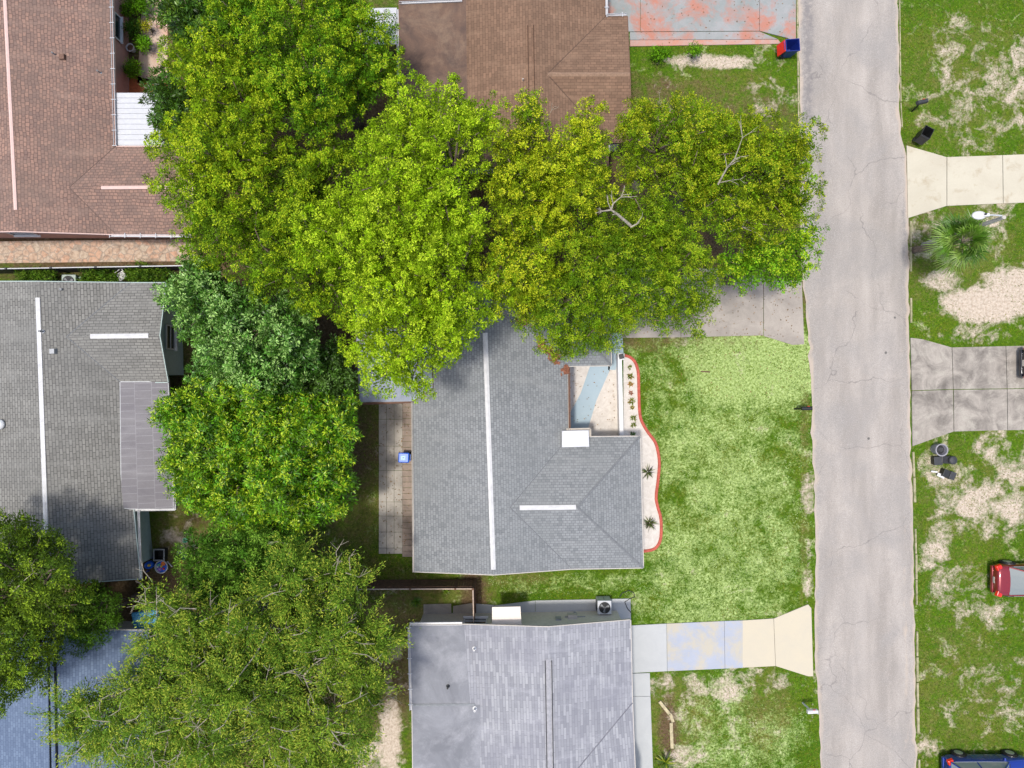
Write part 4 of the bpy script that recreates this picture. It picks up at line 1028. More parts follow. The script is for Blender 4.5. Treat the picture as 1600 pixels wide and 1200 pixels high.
# ---------------------------------------------------------------- cars
def car(label, x0, yc, paint, L=4.5, W=1.84, Ht=1.46, suv=False):
    """rear bumper at x0, nose toward +x"""
    t = thing('parked_car', label, 'car', (x0 + L / 2, yc, 0))
    zb = .22
    belt = .92 if not suv else 1.02
    N = 26
    def loft(secs, name, mat, parent, close=True, lv=1):
        mb = MB(); n = len(secs[0]); vs = [p for s in secs for p in s]; fs = []
        for i in range(len(secs) - 1):
            for k in range(n - 1): fs.append((i * n + k, i * n + k + 1, (i + 1) * n + k + 1, (i + 1) * n + k))
        fs.append(tuple(range(n))[::-1]); fs.append(tuple(range((len(secs) - 1) * n, len(secs) * n)))
        mb.add(vs, fs); o = mb.build(name, mat, parent, local=True, smooth=True); subd(o, lv); return o
    def hw(u):  # half width along the car 0..1
        return W / 2 * (1 - .16 * max(0, (abs(u - .5) * 2 - .72) / .28) ** 2)
    def top(u):
        if u < .2: return belt + .06 - .05 * (1 - u / .2) if not suv else belt + .05
        if u > .70: return belt + .02 - .26 * ((u - .70) / .30) ** 1.6
        return belt + .05
    secs = []
    for i in range(N + 1):
        u = i / N; x = -L / 2 + u * L; w = hw(u); z1 = top(u)
        zz = zb + (.14 if u < .02 or u > .98 else 0)
        e = .94 if 0 < i < N else .86
        secs.append([(x, -w * .92 * e, zz), (x, -w * e, zz + .12), (x, -w * e, .60), (x, -w * .97 * e, z1 - .10), (x, -w * .86 * e, z1 - .01), (x, -w * .4, z1 + .03), (x, 0, z1 + .04),
                     (x, w * .4, z1 + .03), (x, w * .86 * e, z1 - .01), (x, w * .97 * e, z1 - .10), (x, w * e, .60), (x, w * e, zz + .12), (x, w * .92 * e, zz)])
    loft(secs, 'body', paint, t)
    # greenhouse (glass) and roof panel
    u0, u1 = (.02, .69) if suv else (.14, .71)
    ur0, ur1 = (.10, .54) if suv else (.30, .54)
    def gx(u): return -L / 2 + u * L
    zr = Ht if not suv else Ht + .2
    gl = []
    for u, z, k in ((u0, belt + .03, .80), (ur0, zr - .05, .66), (ur1, zr - .04, .67), (u1, belt + .03, .80)):
        w = W / 2 * k; wb = W / 2 * .86
        gl.append([(gx(u), -wb, belt + .02), (gx(u), -w, z), (gx(u), -w * .5, z + .03), (gx(u), 0, z + .035), (gx(u), w * .5, z + .03), (gx(u), w, z), (gx(u), wb, belt + .02)])
    mb = MB(); n = 7; vs = [p for s in gl for p in s]; fs = []
    for i in range(3):
        for k in range(n - 1): fs.append((i * n + k, i * n + k + 1, (i + 1) * n + k + 1, (i + 1) * n + k))
    mb.add(vs, fs); mb.build('window_glass', M['carglass'], t, local=True)
    rf = MB(); w = W / 2
    vs = []
    rows = [(ur0 - .01, .60), (ur0 + .05, .66), (ur1 - .05, .67), (ur1 + .01, .62)]
    for u, k in rows:
        for s in (-1, -.5, 0, .5, 1): vs.append((gx(u), w * k * s, zr + .012 - .04 * abs(s) ** 3 - (.03 if (u, k) in (rows[0], rows[3]) else 0)))
    fs = [(i * 5 + k, i * 5 + k + 1, (i + 1) * 5 + k + 1, (i + 1) * 5 + k) for i in range(3) for k in range(4)]
    rf.add(vs, [f[::-1] for f in fs]); o = rf.build('roof', paint, t, local=True, smooth=True)
    s = o.modifiers.new('sol', 'SOLIDIFY'); s.thickness = .03
    for s in (-1, 1):   # pillars
        pm = MB()
        for (ua, ub) in ((u0, ur0), (u1, ur1)): pm.tube([(gx(ua), s * W / 2 * .84, belt + .03), (gx(ub), s * W / 2 * .67, zr - .02)], .035, 6)
        pm.tube([(gx((ur0 + ur1) / 2), s * W / 2 * .87, belt + .03), (gx((ur0 + ur1) / 2), s * W / 2 * .68, zr - .02)], .03, 6)
        pm.build('pillar', paint, t, local=True)
        tm = MB().tube([(gx(u0 + .05), s * W / 2 * .875, belt + .05), (gx(.4), s * W / 2 * .89, belt + .05), (gx(u1 - .03), s * W / 2 * .875, belt + .04)], .012, 5); tm.build('window_trim', M['rim'], t, local=True)
        mr = MB().box((gx(u1 - .06), s * (W / 2 + .06), belt + .1), (.12, .2, .13), 0, .8); bevel(mr.build('mirror', paint, t, local=True), .03)
        lt = MB(); lt.box((-L / 2 + .16, s * (W / 2 - .22), belt - .10), (.34, .36, .17), s * .35, .8); bevel(lt.build('tail_light', M['taillight'], t, local=True), .03)
        hl = MB(); hl.box((L / 2 - .2, s * (W / 2 - .3), .68), (.34, .36, .14), -s * .4, .8); bevel(hl.build('headlight', M['rim'], t, local=True), .03)
        if suv:
            MB().tube([(gx(.12), s * .62, zr + .04), (gx(.5), s * .62, zr + .05)], .02, 5).build('roof_rail', M['rim'], t, local=True)
    for ux in (-L / 2 + .95, L / 2 - .92):
        for s in (-1, 1):
            y = s * (W / 2 - .09)
            wh = MB().tube([(ux, y - .11, .33), (ux, y + .11, .33)], .335, 24); wo = wh.build('wheel', M['tire'], t, local=True)
            rm = MB().lathe((0, 0, 0), [(.22, -.01), (.22, .012), (.08, .022)], 16)
            rm.v = [(ux + v[0], y + s * (.112 + v[2]), .33 + v[1]) for v in rm.v]; rm.build('rim', M['rim'], wo, local=True)
            ah = MB().tube([(ux, y - .02, .34), (ux, y + s * .076, .34)], .39, 24); ah.build('wheel_arch', M['black'], t, local=True)
    sm = MB()
    for xx in (gx(.30), gx(.46), gx(.62)):
        for s in (-1, 1): sm.box((xx, s * (W / 2 - .002), .62), (.012, .012, .5))
    sm.box((gx(u1) + .04, 0, belt + .075), (.012, W * .78, .01)); sm.box((-L / 2 + .11, 0, belt - .015), (.02, W * .8, .012))
    sm.build('panel_seams', M['black'], t, local=True)
    for yy in (-.35, .25): MB().tube([(gx(u1) + .02, yy, belt + .09), (gx(u1) - .2, yy + .5, belt + .17)], .012, 4).build('wiper', M['black'], t, local=True)
    MB().box((-L / 2 + .01, 0, .62), (.03, .34, .13)).build('number_plate', M['offwhite'], t, local=True)
    bp = MB().box((-L / 2 + .06, 0, .42), (.16, W * .82, .2)); bevel(bp.build('bumper', paint, t, local=True), .05, 3)
    return t
M['carglass'] = plain('car_glass', (0.15, 0.18, 0.18), 0.05, 0.0, var=0.02, spec=1.0)  # pale teal base colour stands in for the reflected sky
car('dark red saloon car parked on the patchy grass at the right edge', 26.45, -10.75, M['carred'])
car('bright blue estate car at the bottom right corner', 23.75, -21.35, M['carblue'], L=4.7, W=1.9, suv=True)
car('black car on the stained grey driveway at the right edge', 28.05, 1.15, M['cardark'], L=4.5)

# ---------------------------------------------------------------- foliage
def leafmat(name, trans=0.22, rough=0.6, spec=0.12):
    m, nt, bs = newmat(name)
    at = nd(nt, 'ShaderNodeAttribute', {'attribute_name': 'col'}).outputs['Color']
    setb(bs, Base_Color=at, Roughness=rough, Specular_IOR_Level=spec)
    tr = nd(nt, 'ShaderNodeBsdfTranslucent', None, Color=mix(nt, 0.5, at, (0.30, 0.36, 0.02)))
    ms = nd(nt, 'ShaderNodeMixShader', None, Fac=trans)
    nt.links.new(bs.outputs[0], ms.inputs[1]); nt.links.new(tr.outputs[0], ms.inputs[2])
    nt.links.new(ms.outputs[0], nt.nodes['Material Output'].inputs[0])
    return m
M['leaf'] = leafmat('leaf')
M['leafglossy'] = leafmat('glossy_leaf', 0.2, 0.4, 0.4)

def unit(v): return v / np.maximum(np.linalg.norm(v, axis=1, keepdims=True), 1e-6)
def leaf_quads(base, d, L, W, up=None):
    """base Nx3, d unit Nx3, L,W arrays -> co (4N), quads"""
    n = len(base)
    if up is None: up = rng.normal(0, .38, (n, 3)) + np.array([0, 0, 1.0])
    side = unit(np.cross(d, up))
    nor = np.cross(side, d)
    p0 = base
    mid = base + d * (L * .5)[:, None] + nor * (L * .06)[:, None]
    p1 = mid + side * (W * .5)[:, None]
    p2 = base + d * L[:, None] - nor * (L * .08)[:, None]
    p3 = mid - side * (W * .5)[:, None]
    co = np.stack([p0, p1, p2, p3], 1).reshape(-1, 3)
    q = np.arange(4 * n).reshape(n, 4)
    return co, q
def leaf_object(name, co, q, col, mat, parent, org, kind=None):
    me = np_mesh(name, co - np.array(org), q, mat)
    a = me.attributes.new('col', 'FLOAT_COLOR', 'FACE')
    c4 = np.ones((len(q), 4), np.float32); c4[:, :3] = col
    a.data.foreach_set('color', c4.ravel())
    o = link(bpy.data.objects.new(name, me))
    if parent is not None: o.parent = parent
    return o
def inpoly(px, py, poly):
    ins = np.zeros(len(px), bool); n = len(poly); j = n - 1
    for i in range(n):
        xi, yi = poly[i]; xj, yj = poly[j]
        c = ((yi > py) != (yj > py)) & (px < (xj - xi) * (py - yi) / ((yj - yi) or 1e-9) + xi)
        ins ^= c; j = i
    return ins
def polydist(px, py, poly):
    d = np.full(len(px), 1e9); n = len(poly)
    for i in range(n):
        ax, ay = poly[i]; bx, by = poly[(i + 1) % n]
        vx, vy = bx - ax, by - ay; L = vx * vx + vy * vy
        t = np.clip(((px - ax) * vx + (py - ay) * vy) / L, 0, 1)
        d = np.minimum(d, np.hypot(px - ax - t * vx, py - ay - t * vy))
    return d
def curve(a, b, sag=0.0, jit=0.0, n=5):
    a = Vector(a); b = Vector(b); out = []
    L = (b - a).length
    j = Vector((random.gauss(0, 1), random.gauss(0, 1), random.gauss(0, .5))) * jit * L
    for i in range(n):
        t = i / (n - 1); w = 4 * t * (1 - t)
        out.append(a.lerp(b, t) + j * w + Vector((0, 0, sag * w * L)))
    return out
def dead_branch(parent, pts3, r0, mat, forks=4, seed=0):
    rs = random.Random(seed)
    mb = MB(); n = len(pts3)
    mb.tube(pts3, [r0 * (1 - .75 * i / (n - 1)) for i in range(n)], 6)
    for k in range(forks):
        i = rs.randint(max(1, n // 3), n - 1)
        p = Vector(pts3[i]); d = (Vector(pts3[i]) - Vector(pts3[i - 1])).normalized()
        L = rs.uniform(.35, .9) * (Vector(pts3[-1]) - Vector(pts3[0])).length * .5
        s = d.cross(Vector((0, 0, 1))).normalized() * rs.choice((-1, 1)) * rs.uniform(.4, .9) + Vector((0, 0, rs.uniform(0, .4)))
        q = p + (d + s).normalized() * L; m_ = p.lerp(q, .5) + Vector((rs.gauss(0, .06), rs.gauss(0, .06), .05))
        rr = r0 * .5 * (1 - .5 * i / n)
        mb.tube([p, m_, q], [rr, rr * .7, rr * .25], 5)
        q2 = m_ + (d * .6 + s * 1.3).normalized() * L * .4
        mb.tube([m_, m_.lerp(q2, .5) + Vector((0, 0, .04)), q2], [rr * .6, rr * .4, rr * .15], 5)
    return mb.build('bare_branch', mat, parent)

def tree(name, label, poly, h0, h1, lobe, cols, leaf=(0.10, 0.055), dens=520, style='rosette', tip=None, bare=(), barkmat='bark', trunk=None, gap=0.0, spread=1.06, cat='tree', group='trees and shrubs in the gardens', cdens=10, crad=.165, mat='leaf', twigs=0):
    P_ = np.array(poly, float)
    cx, cy = P_.mean(0)
    if trunk is None: trunk = (cx, cy)
    hm = h0 + (h1 - h0) * .75
    base = P(*gp(trunk[0], trunk[1], hm))
    t = thing(name, label, cat, base, 0, group)
    k = (H - hm) / H / S
    rp = lobe / k   # lobe radius in picture units
    # poisson-like lobe centres
    bx0, by0 = P_.min(0); bx1, by1 = P_.max(0)
    area = 0.5 * abs(sum(P_[i][0] * P_[(i + 1) % len(P_)][1] - P_[(i + 1) % len(P_)][0] * P_[i][1] for i in range(len(P_))))
    cand = np.stack([rng.uniform(bx0, bx1, 6000), rng.uniform(by0, by1, 6000)], 1)
    ok = inpoly(cand[:, 0], cand[:, 1], poly); cand = cand[ok]
    dd = polydist(cand[:, 0], cand[:, 1], poly)
    okd = dd > rp * .5
    cand, dd = cand[okd], dd[okd]
    pts = []; ds = []
    for c, d in zip(cand, dd):
        if all((c[0] - q[0]) ** 2 + (c[1] - q[1]) ** 2 > (rp * spread) ** 2 for q in pts):
            pts.append(c); ds.append(d)
    dmax = max(ds) if ds else 1
    lobes = []
    for c, d in zip(pts, ds):
        if rng.random() < gap: continue
        f = min(1, (d + rp * .2) / (min(dmax, rp * 3.2)))
        z = h0 + (h1 - h0) * (0.25 + .75 * math.sqrt(max(0, 1 - (1 - f) ** 2))) + rng.normal(0, lobe * .55)
        r_ = lobe * rng.uniform(.7, 1.15)
        p = np.array(P(c[0], c[1], z))
        lobes.append((p, r_, f))
        for _ in range(1):   # a lower clump fills part of the gap beside it
            a = rng.uniform(0, 6.28); c2 = (c[0] + math.cos(a) * rp * .75, c[1] + math.sin(a) * rp * .75)
            lobes.append((np.array(P(c2[0], c2[1], z - lobe * rng.uniform(.8, 1.5))), lobe * rng.uniform(.5, .85), f * .5))
    low = []
    gx_ = np.arange(bx0, bx1, rp * .85); gy_ = np.arange(by0, by1, rp * .85)
    gg = np.array([(a_, b_) for a_ in gx_ for b_ in gy_]); gg = gg + rng.normal(0, rp * .2, gg.shape)
    gi = inpoly(gg[:, 0], gg[:, 1], poly); gd = polydist(gg[:, 0], gg[:, 1], poly)
    for c, d, i_ in zip(gg, gd, gi):
        if i_ and d > rp * .75 and h1 > 2:
            f = min(1, d / min(dmax, rp * 3.2)); z = h0 + (h1 - h0) * (0.25 + .75 * math.sqrt(max(0, 1 - (1 - f) ** 2))) - lobe * rng.uniform(1.8, 2.8)
            low.append((np.array(P(c[0], c[1], max(1.0, z))), lobe * rng.uniform(.75, 1.0)))
    # wood
    wd = MB(); b3 = Vector(base)
    fork = b3 + Vector((0, 0, h0 * .45))
    tr = min(.35, .05 + h1 * .026)
    wd.tube([b3, b3.lerp(fork, .5) + Vector((.06, .03, 0)), fork], [tr * 1.3, tr, tr * .9], 10)
    cen = Vector((0, 0, 0))
    nl = max(3, min(9, len(lobes) // 5))
    mains = []
    for i in range(nl):
        a = 2 * math.pi * i / nl + random.uniform(-.3, .3)
        far = max((Vector(l[0]) for l in lobes), key=lambda p: (p - fork).normalized().dot(Vector((math.cos(a), math.sin(a), .3))) * min((p - fork).length, 4))
        m_ = fork.lerp(far, .55); m_.z = max(fork.z, far.z - lobe * .9)
        c_ = curve(fork, m_, .05, .06); wd.tube(c_, [tr * .48 - tr * .24 * q / 4 for q in range(5)], 7); mains.append(m_)
    for p, r_, f in lobes:
        pv = Vector(p); m_ = min(mains + [fork], key=lambda q: (q - pv).length)
        wd.tube(curve(m_, pv, .03, .08), [tr * .28, tr * .22, tr * .17, tr * .12, tr * .06], 5)
    wd.build('trunk', M[barkmat], t, smooth=True)
    # leaves
    C = []; D = []; LL = []; WW = []; CO = []; UP = []
    def ups(m, k): UP.append(unit(rng.normal(0, k, (m, 3)) + np.array([0, 0, 1.0])))
    cols = [np.array(c) for c in cols]
    tw = MB()
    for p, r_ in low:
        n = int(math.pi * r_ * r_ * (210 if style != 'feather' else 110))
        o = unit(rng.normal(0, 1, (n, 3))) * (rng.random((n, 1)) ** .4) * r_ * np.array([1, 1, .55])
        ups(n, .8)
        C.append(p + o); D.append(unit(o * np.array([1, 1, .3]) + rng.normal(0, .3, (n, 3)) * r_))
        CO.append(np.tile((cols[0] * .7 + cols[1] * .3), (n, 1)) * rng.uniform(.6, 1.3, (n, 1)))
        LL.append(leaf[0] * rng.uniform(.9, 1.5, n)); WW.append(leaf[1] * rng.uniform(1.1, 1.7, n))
    for p, r_, f in lobes:
        hue = rng.random(); lc = cols[0] * (1 - hue) + cols[1] * hue
        A = math.pi * r_ * r_
        if style == 'feather':
            ns = int(6 + 9 * r_)
            for s_ in range(ns):
                a = rng.uniform(0, 6.28); el = rng.uniform(-.25, .9)
                dv = np.array([math.cos(a) * math.cos(el), math.sin(a) * math.cos(el), math.sin(el)])
                Ls = r_ * rng.uniform(.8, 1.5)
                n = int(dens * A / ns)
                tt = rng.uniform(.15, 1, n) ** .8
                drop = np.zeros((n, 3)); drop[:, 2] = -tt ** 2 * .35 * Ls
                q = p + dv * (tt * Ls)[:, None] + drop + rng.normal(0, .065 * r_ + .02, (n, 3)) * (0.6 + tt)[:, None]
                dd_ = unit(dv + rng.normal(0, .45, (n, 3)) + np.array([0, 0, -.1]))
                ups(n, .5)
                C.append(q); D.append(dd_)
                cc = lc * rng.uniform(.75, 1.25)
                cl = np.tile(cc, (n, 1)) * rng.uniform(.6, 1.4, (n, 1))
                if tip is not None:
                    m = (rng.random(n) < .5 * tt ** 2)[:, None]; cl = np.where(m, np.array(tip) * rng.uniform(.7, 1.25, (n, 1)), cl)
                CO.append(cl)
                LL.append(leaf[0] * rng.uniform(.7, 1.3, n)); WW.append(leaf[1] * rng.uniform(.7, 1.3, n))
            n = int(A * 70)      # inner foliage, its colour darkened as painted shade inside the crown
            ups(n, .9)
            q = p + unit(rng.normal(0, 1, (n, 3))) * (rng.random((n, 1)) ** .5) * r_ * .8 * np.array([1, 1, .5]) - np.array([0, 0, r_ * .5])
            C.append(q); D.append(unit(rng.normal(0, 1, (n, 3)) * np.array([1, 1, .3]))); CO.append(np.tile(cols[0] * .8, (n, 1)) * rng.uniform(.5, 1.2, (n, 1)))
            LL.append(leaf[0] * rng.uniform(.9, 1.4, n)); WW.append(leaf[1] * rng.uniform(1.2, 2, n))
            out = p - np.array([base[0], base[1], p[2]]); on = out / (np.linalg.norm(out) + 1e-6)
            for _ in range(int(rng.integers(0, twigs))):
                st = p + rng.normal(0, .5 * r_, 3) * np.array([1, 1, .3])
                di = unit((on * .8 + rng.normal(0, .55, 3) * np.array([1, 1, .25]) + np.array([0, 0, .12]))[None])[0]
                Lt = rng.uniform(.5, 1.5); si = np.cross(di, [0, 0, 1.0])
                mid = st + di * Lt * .5 + si * rng.normal(0, .12); e = st + di * Lt + si * rng.normal(0, .2); mid[2] += .1
                tw.tube([st, mid, e], [.022, .015, .005], 4, False)
                for _ in range(2):
                    f0 = mid + (e - mid) * rng.uniform(0, .6); fe = f0 + (di * .6 + si * rng.choice([-1, 1]) * rng.uniform(.3, .8)) * Lt * .35
                    tw.tube([f0, (f0 + fe) / 2 + np.array([0, 0, .03]), fe], [.011, .008, .004], 3, False)
            continue
        # sparse lining below against see-through lobes; colour darkened to paint inner shade
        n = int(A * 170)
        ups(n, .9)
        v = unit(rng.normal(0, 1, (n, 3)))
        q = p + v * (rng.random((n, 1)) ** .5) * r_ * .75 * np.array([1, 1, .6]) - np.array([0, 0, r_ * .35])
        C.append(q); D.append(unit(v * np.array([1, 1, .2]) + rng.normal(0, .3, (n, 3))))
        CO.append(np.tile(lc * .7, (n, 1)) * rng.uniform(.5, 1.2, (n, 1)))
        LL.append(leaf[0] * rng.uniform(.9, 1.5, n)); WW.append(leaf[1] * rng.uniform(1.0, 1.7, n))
        ncl = max(8, int(A * cdens))
        v = unit(rng.normal(0, 1, (ncl, 3))); v[:, 2] = np.abs(v[:, 2]) * 1.1 - .25
        v = unit(v)
        rad = r_ * rng.uniform(.84, 1.08, ncl)
        cc = p + v * rad[:, None] * np.array([1, 1, .85])
        per = max(7, int(dens * A / ncl))
        for i in range(ncl):
            n = per
            cr = crad * rng.uniform(.7, 1.3)
            o = unit(rng.normal(0, 1, (n, 3)) * np.array([1, 1, .55]) + np.array([0, 0, .25]))
            q = cc[i] + o * (rng.random((n, 1)) ** .7) * cr
            dd_ = unit(o + v[i] * .25 + rng.normal(0, .22, (n, 3)))
            nv = v[i] * np.array([1.25, 1.25, 1]); UP.append(unit(nv[None] + rng.normal(0, .30, (n, 3))))
            C.append(q); D.append(dd_)
            ccol = lc * rng.uniform(.45, 1.3)
            cl = np.tile(ccol, (n, 1)) * rng.uniform(.6, 1.4, (n, 1))
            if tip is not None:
                m = (rng.random(n) < (.55 if v[i, 2] > .2 else .12))[:, None] & (rng.random() < .8)  # young tip leaves favour lobe tops, painting highlights there and darker sides
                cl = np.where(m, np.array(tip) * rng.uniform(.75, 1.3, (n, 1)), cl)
            CO.append(cl)
            LL.append(leaf[0] * rng.uniform(.65, 1.3, n)); WW.append(leaf[1] * rng.uniform(.7, 1.25, n))
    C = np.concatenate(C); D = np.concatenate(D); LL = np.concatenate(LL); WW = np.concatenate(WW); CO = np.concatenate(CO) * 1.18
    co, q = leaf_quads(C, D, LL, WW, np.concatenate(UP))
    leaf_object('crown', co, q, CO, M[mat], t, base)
    if tw.v: tw.build('twigs', M['barkpale'], t, kind='stuff')
    for i, b in enumerate(bare):
        pts3 = [P(*p) for p in b[0]]
        dead_branch(t, pts3, b[1] * .75, M['barkpale'], b[2], seed=i + len(lobes))
    global NLEAF
    NLEAF += len(C)
    return t
NLEAF = 0
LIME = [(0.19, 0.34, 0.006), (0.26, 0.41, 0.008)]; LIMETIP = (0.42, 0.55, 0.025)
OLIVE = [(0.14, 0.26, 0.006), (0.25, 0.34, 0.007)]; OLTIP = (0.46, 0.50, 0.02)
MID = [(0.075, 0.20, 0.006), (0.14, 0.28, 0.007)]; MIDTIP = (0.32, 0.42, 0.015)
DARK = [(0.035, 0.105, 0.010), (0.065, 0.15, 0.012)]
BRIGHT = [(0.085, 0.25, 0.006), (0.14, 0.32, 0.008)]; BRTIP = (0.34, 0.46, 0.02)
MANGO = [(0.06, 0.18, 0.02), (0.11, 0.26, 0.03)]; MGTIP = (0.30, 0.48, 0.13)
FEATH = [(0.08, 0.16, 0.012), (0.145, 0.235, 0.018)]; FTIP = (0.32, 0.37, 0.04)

tree('mango_tree', 'glossy dark green tree with long leaves at the top left edge', [(245, -20), (300, -40), (400, -20), (395, 30), (350, 60), (300, 75), (262, 60), (250, 25)], 3.5, 6, .8, DARK, (.2, .055), 330, tip=(.12, .22, .02), mat='leafglossy')
tree('mango_tree', 'dark long-leaved tree between the white patio cover and the big crowns', [(240, 115), (290, 120), (320, 160), (310, 230), (255, 222), (235, 190), (238, 150)], 3, 5, .7, DARK, (.2, .055), 300, mat='leafglossy')
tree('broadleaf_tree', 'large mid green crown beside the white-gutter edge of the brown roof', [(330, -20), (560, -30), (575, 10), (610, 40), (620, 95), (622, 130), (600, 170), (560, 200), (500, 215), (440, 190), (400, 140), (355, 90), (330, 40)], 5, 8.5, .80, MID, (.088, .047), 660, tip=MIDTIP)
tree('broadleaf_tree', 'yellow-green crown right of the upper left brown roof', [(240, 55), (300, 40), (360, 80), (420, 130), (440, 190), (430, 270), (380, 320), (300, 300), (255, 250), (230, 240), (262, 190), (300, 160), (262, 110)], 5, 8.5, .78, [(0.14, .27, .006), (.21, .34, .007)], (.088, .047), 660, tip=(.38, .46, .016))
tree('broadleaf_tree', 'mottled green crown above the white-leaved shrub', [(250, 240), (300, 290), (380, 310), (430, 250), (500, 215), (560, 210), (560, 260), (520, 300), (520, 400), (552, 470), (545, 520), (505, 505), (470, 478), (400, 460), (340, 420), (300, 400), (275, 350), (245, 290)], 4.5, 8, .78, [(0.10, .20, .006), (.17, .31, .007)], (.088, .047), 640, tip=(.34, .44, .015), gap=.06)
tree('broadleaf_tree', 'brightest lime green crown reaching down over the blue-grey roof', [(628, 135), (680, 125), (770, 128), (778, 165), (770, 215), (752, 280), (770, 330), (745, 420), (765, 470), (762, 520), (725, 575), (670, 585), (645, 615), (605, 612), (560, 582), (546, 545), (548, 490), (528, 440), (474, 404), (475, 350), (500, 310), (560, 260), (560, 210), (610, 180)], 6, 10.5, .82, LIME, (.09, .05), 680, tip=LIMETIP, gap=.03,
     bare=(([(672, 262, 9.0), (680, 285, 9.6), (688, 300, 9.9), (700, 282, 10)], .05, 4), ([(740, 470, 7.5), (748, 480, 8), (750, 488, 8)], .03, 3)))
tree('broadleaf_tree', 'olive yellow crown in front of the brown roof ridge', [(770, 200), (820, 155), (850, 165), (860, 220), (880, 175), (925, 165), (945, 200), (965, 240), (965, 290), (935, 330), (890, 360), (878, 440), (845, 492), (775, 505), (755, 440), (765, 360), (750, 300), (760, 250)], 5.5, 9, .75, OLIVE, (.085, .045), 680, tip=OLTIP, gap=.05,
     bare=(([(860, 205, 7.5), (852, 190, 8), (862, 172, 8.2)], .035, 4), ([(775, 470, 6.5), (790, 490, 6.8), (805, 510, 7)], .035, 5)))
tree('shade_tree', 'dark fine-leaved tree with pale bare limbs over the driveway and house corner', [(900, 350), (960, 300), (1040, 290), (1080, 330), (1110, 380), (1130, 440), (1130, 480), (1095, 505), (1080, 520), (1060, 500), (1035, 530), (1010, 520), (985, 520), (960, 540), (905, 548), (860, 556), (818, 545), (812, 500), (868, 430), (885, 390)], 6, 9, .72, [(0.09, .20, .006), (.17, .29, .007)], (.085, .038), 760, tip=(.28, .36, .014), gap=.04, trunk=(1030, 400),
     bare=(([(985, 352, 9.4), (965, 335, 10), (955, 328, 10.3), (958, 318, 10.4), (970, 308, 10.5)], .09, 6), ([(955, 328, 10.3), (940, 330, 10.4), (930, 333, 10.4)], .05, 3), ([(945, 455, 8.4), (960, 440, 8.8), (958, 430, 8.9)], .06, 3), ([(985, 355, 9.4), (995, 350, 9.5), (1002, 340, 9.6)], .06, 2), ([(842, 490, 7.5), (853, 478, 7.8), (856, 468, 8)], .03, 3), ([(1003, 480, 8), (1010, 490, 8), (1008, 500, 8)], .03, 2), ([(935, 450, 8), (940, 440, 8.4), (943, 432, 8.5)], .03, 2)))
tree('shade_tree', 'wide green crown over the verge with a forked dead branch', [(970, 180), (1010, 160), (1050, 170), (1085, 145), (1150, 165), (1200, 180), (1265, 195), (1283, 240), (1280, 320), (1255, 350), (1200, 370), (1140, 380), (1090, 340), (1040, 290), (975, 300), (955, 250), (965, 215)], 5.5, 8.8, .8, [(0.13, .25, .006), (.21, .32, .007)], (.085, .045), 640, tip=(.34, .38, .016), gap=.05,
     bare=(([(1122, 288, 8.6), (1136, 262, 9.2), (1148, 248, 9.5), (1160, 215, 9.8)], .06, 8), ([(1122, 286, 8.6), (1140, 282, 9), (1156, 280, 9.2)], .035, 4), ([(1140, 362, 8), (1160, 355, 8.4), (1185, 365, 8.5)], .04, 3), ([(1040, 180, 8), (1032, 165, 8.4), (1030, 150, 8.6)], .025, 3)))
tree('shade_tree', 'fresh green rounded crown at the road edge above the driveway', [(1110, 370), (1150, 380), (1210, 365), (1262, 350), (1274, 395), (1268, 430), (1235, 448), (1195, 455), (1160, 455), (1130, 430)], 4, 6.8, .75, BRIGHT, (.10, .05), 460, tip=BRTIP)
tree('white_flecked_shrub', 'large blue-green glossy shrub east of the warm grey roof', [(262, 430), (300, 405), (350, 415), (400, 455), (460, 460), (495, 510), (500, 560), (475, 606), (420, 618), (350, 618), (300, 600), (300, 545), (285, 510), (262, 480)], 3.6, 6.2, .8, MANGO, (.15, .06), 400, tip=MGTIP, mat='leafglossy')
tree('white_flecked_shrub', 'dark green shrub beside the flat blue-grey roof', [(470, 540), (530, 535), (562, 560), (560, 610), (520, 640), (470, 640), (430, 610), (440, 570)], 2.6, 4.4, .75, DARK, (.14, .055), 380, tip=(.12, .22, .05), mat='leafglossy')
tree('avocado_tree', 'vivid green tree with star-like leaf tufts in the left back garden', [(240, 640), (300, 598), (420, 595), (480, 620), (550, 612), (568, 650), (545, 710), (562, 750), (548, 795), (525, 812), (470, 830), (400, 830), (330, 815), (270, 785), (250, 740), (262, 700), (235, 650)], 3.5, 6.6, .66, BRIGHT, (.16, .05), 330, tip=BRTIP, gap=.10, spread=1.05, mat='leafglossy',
     bare=(([(425, 665, 6), (445, 655, 6.3), (452, 640, 6.4)], .035, 2), ([(455, 705, 6), (468, 698, 6.3), (480, 697, 6.3)], .03, 1)))
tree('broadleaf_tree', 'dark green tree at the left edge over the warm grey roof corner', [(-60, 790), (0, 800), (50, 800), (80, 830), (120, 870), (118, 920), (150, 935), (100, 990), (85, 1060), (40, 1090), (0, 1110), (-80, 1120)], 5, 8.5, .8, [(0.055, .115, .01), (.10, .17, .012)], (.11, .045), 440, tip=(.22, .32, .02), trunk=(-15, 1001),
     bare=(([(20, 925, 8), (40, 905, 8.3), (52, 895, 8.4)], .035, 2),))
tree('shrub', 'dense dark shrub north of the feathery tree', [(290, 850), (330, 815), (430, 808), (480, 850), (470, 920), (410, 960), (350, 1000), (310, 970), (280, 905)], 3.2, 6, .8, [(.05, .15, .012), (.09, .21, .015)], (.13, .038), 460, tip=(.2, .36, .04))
tree('shrub', 'dark shrub in the shade between the left edge tree and the blue roof', [(120, 925), (178, 932), (195, 965), (165, 995), (120, 1015), (90, 990)], 2.8, 5, .7, [(.045, .13, .01), (.08, .18, .012)], (.12, .04), 380)
